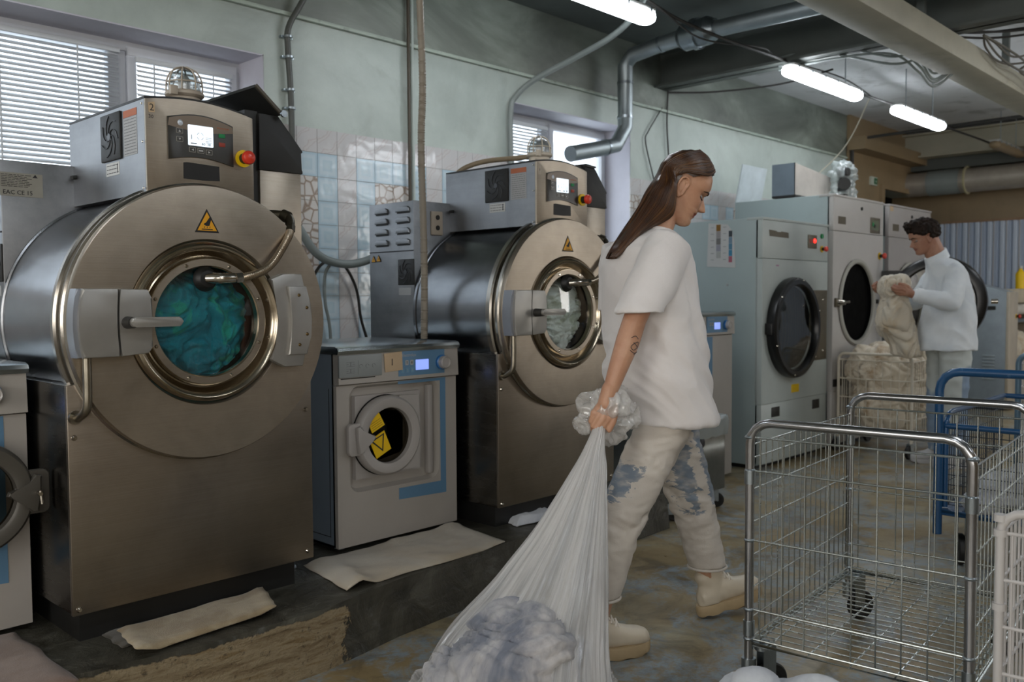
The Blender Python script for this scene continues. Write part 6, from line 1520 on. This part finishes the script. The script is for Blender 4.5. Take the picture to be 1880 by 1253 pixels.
# T-shirt
M_shirt = cloth('tshirt_white', '#d2cdca', '#dcd8d6', 3, 240, .2)
b = MB()
torso(b, Wm, [(1.455, -.045, .052, .062, 0, 1), (1.445, -.05, .075, .085, 0, 1), (1.425, -.062, .098, .135, 0, 1), (1.39, -.072, .118, .19, 0, .95), (1.33, -.076, .135, .205, 0, .9), (1.22, -.07, .145, .21, 0, .9), (1.10, -.058, .155, .215, 0, .9), (.96, -.038, .163, .22, 0, .9), (.84, -.012, .162, .225, 0, .9), (.787, -.005, .160, .225, 0, .9)], 48)
for sg in (1, -1):
    e2 = Wm(-.225 if sg > 0 else -.06, .222*sg if sg > 0 else -.235, 1.168)
    s1 = Wm(-.085, .155*sg, 1.375); d = (e2-s1).normalized(); n1 = d.cross(Wm.R).normalized(); n2 = d.cross(n1).normalized()
    if n1.dot(Wm.F) < 0: n1 = -n1
    if n2.dot(Wm.R) < 0: n2 = -n2
    b.loft([(s1-d*.03, n1*.075, n2*.07), (s1+d*.04, n1*.082, n2*.078), (s1.lerp(e2, .55), n1*.080, n2*.078), (e2+V(0, 0, .012), Wm.F*.077, Wm.R*.074), (e2, Wm.F*.079, Wm.R*.076)], 32)
def sf(p, n):
    q = Vector((p.x*5, p.y*5, p.z*5)); g = Vector((.35*p.x-.35*p.y, 0, 1)); w = noise.noise_vector(q*.6)
    s_ = (p.z*1.0+(p-Wm.O).dot(Wm.F)*1.3)
    low = .35+.65*max(0, min(1, (1.35-p.z)/.35))
    low *= .35 if abs((p-Wm.O).dot(Wm.R)) > .205 and p.z > 1.14 else 1
    return .021*low*(noise.noise(Vector((s_*8+w.x*1.6, (p-Wm.O).dot(Wm.R)*4, w.y*1.2)))+.6*(.35-abs(noise.noise(Vector((s_*17+w.x, p.z*3, w.z*2))))))
sh = remesh('t_shirt', b, M_shirt, t, .0068, 6, sf)
b = MB()
pts = [Wm(-.045+.058*math.cos(a*PI/16), .066*math.sin(a*PI/16), 1.452+.010*math.cos(a*PI/16)*-1) for a in range(32)]
b.tube(pts, .0075, 8, 0, True); obj('collar', b, M_shirt, sh)

# ---------- plastic bag dragged by the woman
def bagmat():
    t_ = NT('bag_film'); uv = t_.n.new('ShaderNodeTexCoord'); mp = t_.n.new('ShaderNodeMapping'); mp.inputs['Scale'].default_value = (34, 1.3, 1); t_.lk(uv.outputs['UV'], mp.inputs[0])
    n = t_.noise(mp.outputs[0], 1.0, 6, .7, .9); mp2 = t_.n.new('ShaderNodeMapping'); mp2.inputs['Scale'].default_value = (9, .8, 1); t_.lk(uv.outputs['UV'], mp2.inputs[0]); n2 = t_.noise(mp2.outputs[0], 1.0, 3, .5, .6)
    sp_ = t_.n.new('ShaderNodeSeparateXYZ'); t_.lk(uv.outputs['UV'], sp_.inputs[0])
    top = t_.ramp(sp_.outputs[1], [(0, G(1)), (.16, G(.62)), (.4, G(.28)), (.6, G(.16)), (1, G(.24))])
    f = t_.ramp(t_.math('ADD', t_.math('MULTIPLY', n, .48), t_.math('MULTIPLY', n2, .52)), [(.42, G(.14)), (.50, G(.46)), (.59, G(1))])
    fac = t_.math('MINIMUM', t_.math('ADD', t_.math('MULTIPLY', f, .75), t_.math('MULTIPLY', top, .7)), .93)
    tr = t_.add('ShaderNodeBsdfTransparent'); tr.inputs[0].default_value = (.95, .96, .97, 1); df = t_.add('ShaderNodeBsdfDiffuse'); df.inputs[0].default_value = lin('#e4e2df'); tl = t_.add('ShaderNodeBsdfTranslucent'); tl.inputs[0].default_value = lin('#eceae6')
    gl = t_.add('ShaderNodeBsdfGlossy'); gl.inputs['Roughness'].default_value = .22; gl.inputs[0].default_value = (.9, .92, .95, 1)
    def mx(fa, a, b_):
        m_ = t_.add('ShaderNodeMixShader'); (t_.lk(fa, m_.inputs[0]) if not isinstance(fa, float) else setattr(m_.inputs[0], 'default_value', fa)); t_.lk(a, m_.inputs[1]); t_.lk(b_, m_.inputs[2]); return m_.outputs[0]
    wht = mx(.38, df.outputs[0], tl.outputs[0]); clear = mx(.22, tr.outputs[0], gl.outputs[0]); sh_ = mx(fac, clear, wht); sh_ = mx(.08, sh_, gl.outputs[0])
    bp = t_.add('ShaderNodeBump'); bp.inputs['Strength'].default_value = .5; bp.inputs['Distance'].default_value = .01; t_.lk(n, bp.inputs['Height'])
    for nd in (df, gl): t_.lk(bp.outputs[0], nd.inputs['Normal'])
    t_.lk(sh_, t_.out.inputs[0]); return t_.m
M_bag = bagmat()
def PD(x, y, d):     # point in the room: direction seen from the camera station, distance d
    r_ = FWD*F_PX+RGT*(x-940)-UPV*(y-626.5); return V(0, 0, CAM_H)+r_*(d/r_.dot(_f0))
grip = wr+_r0*(-.022)+_f0*.010+V(0, 0, -.098)
dg = (grip-V(0, 0, CAM_H)).dot(_f0)
prof = [(0.0, .020), (.03, .022)]
BS = [(1102, 768, .018, 0), (1099, 790, .021, .04), (1088, 830, .036, .09), (1077, 870, .060, .16), (1061, 918, .085, .24), (1045, 965, .112, .33), (1026, 1012, .142, .42), (1007, 1060, .172, .52), (974, 1130, .222, .66), (954, 1190, .248, .78), (942, 1253, .268, .92)]
cen = []; 
for x, y, hw, u in BS: cen.append((PD(x, y, dg+(2.40-dg)*u), hw))
last = cen[-1][0]
for z, hw, dx in ((.16, .285, -.01), (.10, .290, -.015), (.05, .280, -.02), (.018, .25, -.02), (.006, .2, -.02), (.004, .1, -.02)): cen.append((V(last.x+dx, last.y+dx*.5, z), hw))
cc = catmull([c for c, h in cen], 4); hh = [v.x for v in catmull([V(h, 0, 0) for c, h in cen], 4)]
b = MB(); N = 200; rings = []; uvl = {}
for i, (c, h) in enumerate(zip(cc, hh)):
    tpar = i/(len(cc)-1); R = []
    tilt = max(0, 1-tpar*1.4)
    for k in range(N):
        a = 2*PI*k/N; ca, sa = math.cos(a), math.sin(a)
        fo = noise.noise(V(ca*5, sa*5, tpar*1.2))*.5+noise.noise(V(ca*13, sa*13, 3+tpar*1.5))*.35+noise.noise(V(ca*26, sa*26, 7+tpar*2))*.18
        rr_ = h*(1+fo*(.20-.10*min(1, tpar*1.2)))+.004*fo
        p = c+_r0*ca*rr_+(_f0*sa*.85*rr_)+V(0, 0, .45*tilt*ca*rr_*-1*0+tilt*.35*ca*rr_)
        p.z = max(p.z, .003)
        v = b.bm.verts.new(p); uvl[v] = (k/N, tpar); R.append(v)
    rings.append(R)
uv = b.bm.loops.layers.uv.new('UVMap')
for A_, B_ in zip(rings, rings[1:]):
    for k in range(N):
        fa = b.face((A_[k], A_[(k+1) % N], B_[(k+1) % N], B_[k]))
        if fa:
            us = [uvl[l.vert] for l in fa.loops]
            for l, w in zip(fa.loops, us): l[uv].uv = (w[0]+(1 if w[0] < .3 and max(q[0] for q in us) > .7 else 0), w[1])
b.face(rings[-1])
bag = obj('plastic_bag', b, M_bag, ang=180); tag(bag, 'large clear plastic bag of laundry dragged over the floor by the woman', 'bag')
# crumpled mouth of the bag above the hand
b = MB(); gc = grip
for e_, n_, z_, r_ in ((.035, -.02, .045, .062), (.065, -.03, .01, .050), (.03, -.03, -.02, .05), (-.03, -.045, .035, .045), (-.045, -.04, .0, .036), (.045, -.03, .085, .03), (.0, -.05, .02, .06)): b.sphere(gc+_r0*e_-_f0*n_*1.4+V(0, 0, z_), r_, 20, 14)
t_ = NT('bag_mouth_film'); tr = t_.add('ShaderNodeBsdfTransparent'); df = t_.add('ShaderNodeBsdfDiffuse'); df.inputs[0].default_value = lin('#d6d4d0'); gl = t_.add('ShaderNodeBsdfGlossy'); gl.inputs['Roughness'].default_value = .15
m1 = t_.add('ShaderNodeMixShader'); t_.lk(t_.math('MULTIPLY_ADD', t_.noise(t_.coord(), 22, 3, .5, 1), .9, .0), m1.inputs[0]); t_.lk(tr.outputs[0], m1.inputs[1]); t_.lk(df.outputs[0], m1.inputs[2]); m2 = t_.add('ShaderNodeMixShader'); m2.inputs[0].default_value = .07; t_.lk(m1.outputs[0], m2.inputs[1]); t_.lk(gl.outputs[0], m2.inputs[2]); t_.lk(m2.outputs[0], t_.out.inputs[0])
def crk(p, n):
    q = p*17; w = noise.noise_vector(q*.4)*1.2
    return .034*(.42-abs(noise.noise(q+w)))*1.4+.014*(.4-abs(noise.noise(q*2.1+w)))-.006
remesh('gathered_mouth', b, t_.m, bag, .0045, 1, crk)
# laundry inside the bag
M_lbag = cloth('laundry_bag_mix', '#c2bfbe', '#6c717d', 5, 120, .5, (.38, .62))
L_ = last
b = MB()
for dx, dy, z, r_ in ((0, 0, .13, .20), (.04, .03, .26, .14), (-.06, -.03, .22, .15), (.10, -.05, .20, .12), (-.09, .08, .15, .13), (.09, .07, .16, .12), (.0, -.05, .27, .13), (-.11, -.04, .14, .13)): b.sphere((L_.x+dx, L_.y+dy, z), (r_, r_, r_*.72), 20, 14)
def lf(p, n):
    q = p*13; w = noise.noise_vector(q*.6)*1.1; return .016*noise.noise(q*.7+w)+.018*folds(p-L_, 50, 4)+.010*folds((p-L_)*1.0, 105, 9)-.010
lb = remesh('bagged_laundry', b, M_lbag, None, .009, 2, lf)
for v in lb.data.vertices: v.co.z = max(v.co.z, .008)
tag(lb, 'crumpled grey and white laundry showing through the plastic bag', 'laundry')

# ---------- the man at the dryers
Mn = Body((6.75, 2.12, 0), math.radians(133.8))
t = thing('person', 'man with short dark hair in a loose white shirt holding laundry by the dryers', 'person', (6.75, 2.12, 0))
hm = Head(Mn(.222, 0, 1.617), math.radians(131), math.radians(20), 1.0, False)
b = MB(); hm.mesh(b, 96, 70); hm.ears(b)
b.capsule(hm.P(-.03, 0, .085), Mn(.10, 0, 1.42), .06, .066, 20); b.capsule(hm.P(.0, 0, .04), Mn(.12, 0, 1.43), .04, .055, 20)
torso(b, Mn, [(1.43, .10, .055, .09, 0, 1), (1.36, .08, .08, .14, 0, 1), (1.2, .05, .10, .16, 0, 1), (1.0, .03, .09, .14, 0, 1), (.86, .03, .10, .15, 0, 1)])
EL, WL = Mn(.135, -.235, 1.16), Mn(.375, -.20, 1.225)
ER, WR = Mn(.17, .235, 1.17), Mn(.40, .10, 1.24)
b.chain([Mn(.075, -.135, 1.36), EL, WL], [.045, .040, .028], 16); b.chain([Mn(.075, .135, 1.36), ER, WR], [.045, .040, .028], 16)
fw = Mn.F*.8+V(0, 0, .6); fw.normalize()
hand(b, WL+Mn.F*.01, fw.cross(-Mn.R).normalized()*1, -Mn.R, -fw, 1.05); hand(b, WR+Mn.F*.01, fw.cross(-Mn.R).normalized(), Mn.R, -fw, 1.05)
for sg in (-1, 1): b.chain([Mn(.03, .09*sg, .88), Mn(.05, .095*sg, .48), Mn(.02+.02*sg, .10*sg, .09)], [.085, .055, .04], 14)
body2 = remesh('body', b, [M_skin2, paint('lips_man', '#86564a', .4)], t, .0042, 2, None, colfn=hm.lipface)
M_hair2 = hairmat('hair_dark', '#120e0b', '#2a1d14'); M_hair2.node_tree.nodes['Principled BSDF'].inputs['Roughness'].default_value = .7; M_hair2.node_tree.nodes['Principled BSDF'].inputs['Specular IOR Level'].default_value = .2
hm.face_bits(body2, M_hair2)
b = MB()
rs = random.Random(5)
for z in [.105+.0135*i for i in range(10)]:
    for k in range(40):
        a = 2*PI*k/40+rs.uniform(-.05, .05); q = hm.surf(a, min(z, .232))
        lim = .178 if q.x > .07 else (.178-(.07-q.x)*.9 if q.x > .015 else (.135 if q.x > -.02 else .085))
        if q.z > lim: b.sphere(hm.P(q.x*1.03, q.y*1.03, q.z+.004), rs.uniform(.016, .023), 10, 8)
b.sphere(hm.P(-.01, 0, .165), (.088, .072, .082), 24, 16)
for k in range(14): b.sphere(hm.P(.055+rs.uniform(-.03, .035), rs.uniform(-.05, .05), .222+rs.uniform(-.012, .012)), rs.uniform(.018, .026), 10, 8)
remesh('hair', b, M_hair2, t, .006, 1, lambda p, n: .008*noise.noise(p*60)+.005*noise.noise(p*120))
M_mshirt = cloth('shirt_linen', '#dfe4e7', '#d0d7dd', 4, 200, .25)
b = MB(); torso(b, Mn, [(1.475, .115, .065, .075, 0, 1), (1.455, .105, .088, .11, 0, 1), (1.42, .088, .105, .165, 0, 1), (1.36, .068, .125, .19, 0, 1), (1.28, .052, .145, .195, 0, 1), (1.15, .042, .165, .195, 0, 1), (1.0, .048, .18, .20, 0, 1), (.90, .055, .19, .20, 0, 1), (.83, .058, .195, .205, 0, 1)], 40)
for S_, E_, W2 in ((Mn(.075, -.15, 1.375), EL, WL), (Mn(.075, .15, 1.375), ER, WR)):
    b.chain([S_, S_.lerp(E_, .5), E_, E_.lerp(W2, .5), W2-(W2-E_).normalized()*.02], [.066, .066, .062, .056, .047], 20)
remesh('shirt', b, M_mshirt, t, .0085, 9, lambda p, n: .014*(noise.noise(Vector((p.x*7, p.y*7, p.z*9)))+.9*(.3-abs(noise.noise(Vector((p.x*8+3+p.z*4, p.y*8, p.z*7)))))))
b = MB(); tl = Mn.F*.075-V(0, 0, .045)
b.loft([(Mn(.125, 0, 1.455), tl, Mn.R*.085), (Mn(.138, 0, 1.490), tl*.95, Mn.R*.078), (Mn(.146, 0, 1.515), tl*.92, Mn.R*.073)], 28); obj('collar', b, M_mshirt, bpy.data.objects['shirt'])
b = MB(); d_ = (WL-EL).normalized(); u_, v_ = frame(d_); b.loft([(WL-d_*.045, u_*.052, v_*.052), (WL-d_*.005, u_*.050, v_*.050)], 24); obj('cuff', b, M_mshirt, bpy.data.objects['shirt'])
t_ = NT('pale_trousers'); t_.lk(t_.ramp(t_.noise(t_.coord((1, 1, .5), loc=(1.0, 0, 0)), 3.2, 3, .5, 1), [(.50, lin('#bcc2bf')), (.54, lin('#8194aa'))]), t_.b.inputs['Base Color']); t_.b.inputs['Roughness'].default_value = .85
b = MB(); torso(b, Mn, [(.98, .04, .11, .16, 0, 1), (.88, .035, .12, .17, 0, 1), (.80, .035, .10, .14, 0, 1)])
for sg in (-1, 1): b.loft([(Mn(f+.02*sg*(.9-z), .09*sg, z), Mn.F*a, Mn.R*c) for f, z, a, c in ((.035, .88, .115, .09), (.04, .70, .105, .088), (.045, .48, .09, .08), (.04, .28, .085, .078), (.03, .10, .08, .075))], 26)
remesh('trousers', b, t_.m, t, .009, 5, lambda p, n: .009*noise.noise(Vector((p.x*14, p.y*14, p.z*20))))
M_sneak = paint('sneaker_white', '#b9b9ba', .5)
for sg in (-1, 1): boot(t, Mn(-.06+.02*sg, .10*sg, 0), math.radians(133.8-6*sg), 0, .28, (M_sneak, M_sneak, None), .03, .12, 'shoe')
# sheet in his hands
b = MB(); n = 30
SH = [(.435, -.05, 1.345, .045, .09), (.44, -.05, 1.31, .080, .12), (.45, -.04, 1.25, .075, .11), (.435, -.03, 1.20, .055, .10), (.43, -.02, 1.12, .095, .13), (.42, 0, 1.03, .110, .13), (.385, .02, .95, .095, .12), (.34, .04, .88, .075, .11), (.31, .06, .80, .085, .12)]
for i in range(len(SH)): pass
b.loft([(Mn(f+.01, r, z), Mn.F*a, Mn.R*c, .9) for f, r, z, a, c in SH], 40)
SO = Mn(.42, 0, 1.1); M_held = cloth('sheet_cream', '#d0c8b8', '#c2ac88', 6, 130, .4, (.5, .75))
def hf(p, n):
    q = Vector((p.x*13, p.y*13, p.z*4)); w = noise.noise_vector(p*6)*.9; return .022*noise.noise(q)+.038*folds(Vector(((p.x-SO.x)*1.4, (p.y-SO.y)*1.4, (p.z-1.1)*.3)), 62, 2)-.014
o = remesh('held_sheet', b, M_held, None, .009, 2, hf); tag(o, 'cream sheet held up by the man over the laundry trolley', 'laundry')
# ---------------------------------------------------------------- sky daylight and added window fill
w = bpy.data.worlds.new('world'); SC.world = w; w.use_nodes = True
bg = w.node_tree.nodes['Background']; bg.inputs[0].default_value = (.80, .90, 1.0, 1); bg.inputs[1].default_value = 2.9
def area(name, loc, target, sx, sy, power, col):
    l = bpy.data.lights.new(name, 'AREA'); l.shape = 'RECTANGLE'; l.size = sx; l.size_y = sy; l.energy = power; l.color = col
    o = bpy.data.objects.new(name, l); COL.objects.link(o); o.location = loc
    o.rotation_euler = (Vector(target)-Vector(loc)).to_track_quat('-Z', 'Y').to_euler(); return o
for i, (a, c) in enumerate(WINS_R): area('window_fill', ((a+c)/2, Y0-.3, 1.8), ((a+c)/2, 3, 1.2), c-a, 1.6, 55, (1, .90, .78))  # area lights added outside the unseen windows as warm fill
for i, (a, c) in enumerate(WINS_B): area('window_fill', (X0-.3, (a+c)/2, 1.8), (3, (a+c)/2, 1.2), c-a, 1.6, 55, (1, .90, .78))
vs = SC.view_settings
SC.display_settings.display_device = 'sRGB'
vs.view_transform = 'Standard'; vs.look = 'None'; vs.gamma = 1; vs.use_curve_mapping = False; vs.exposure = .05
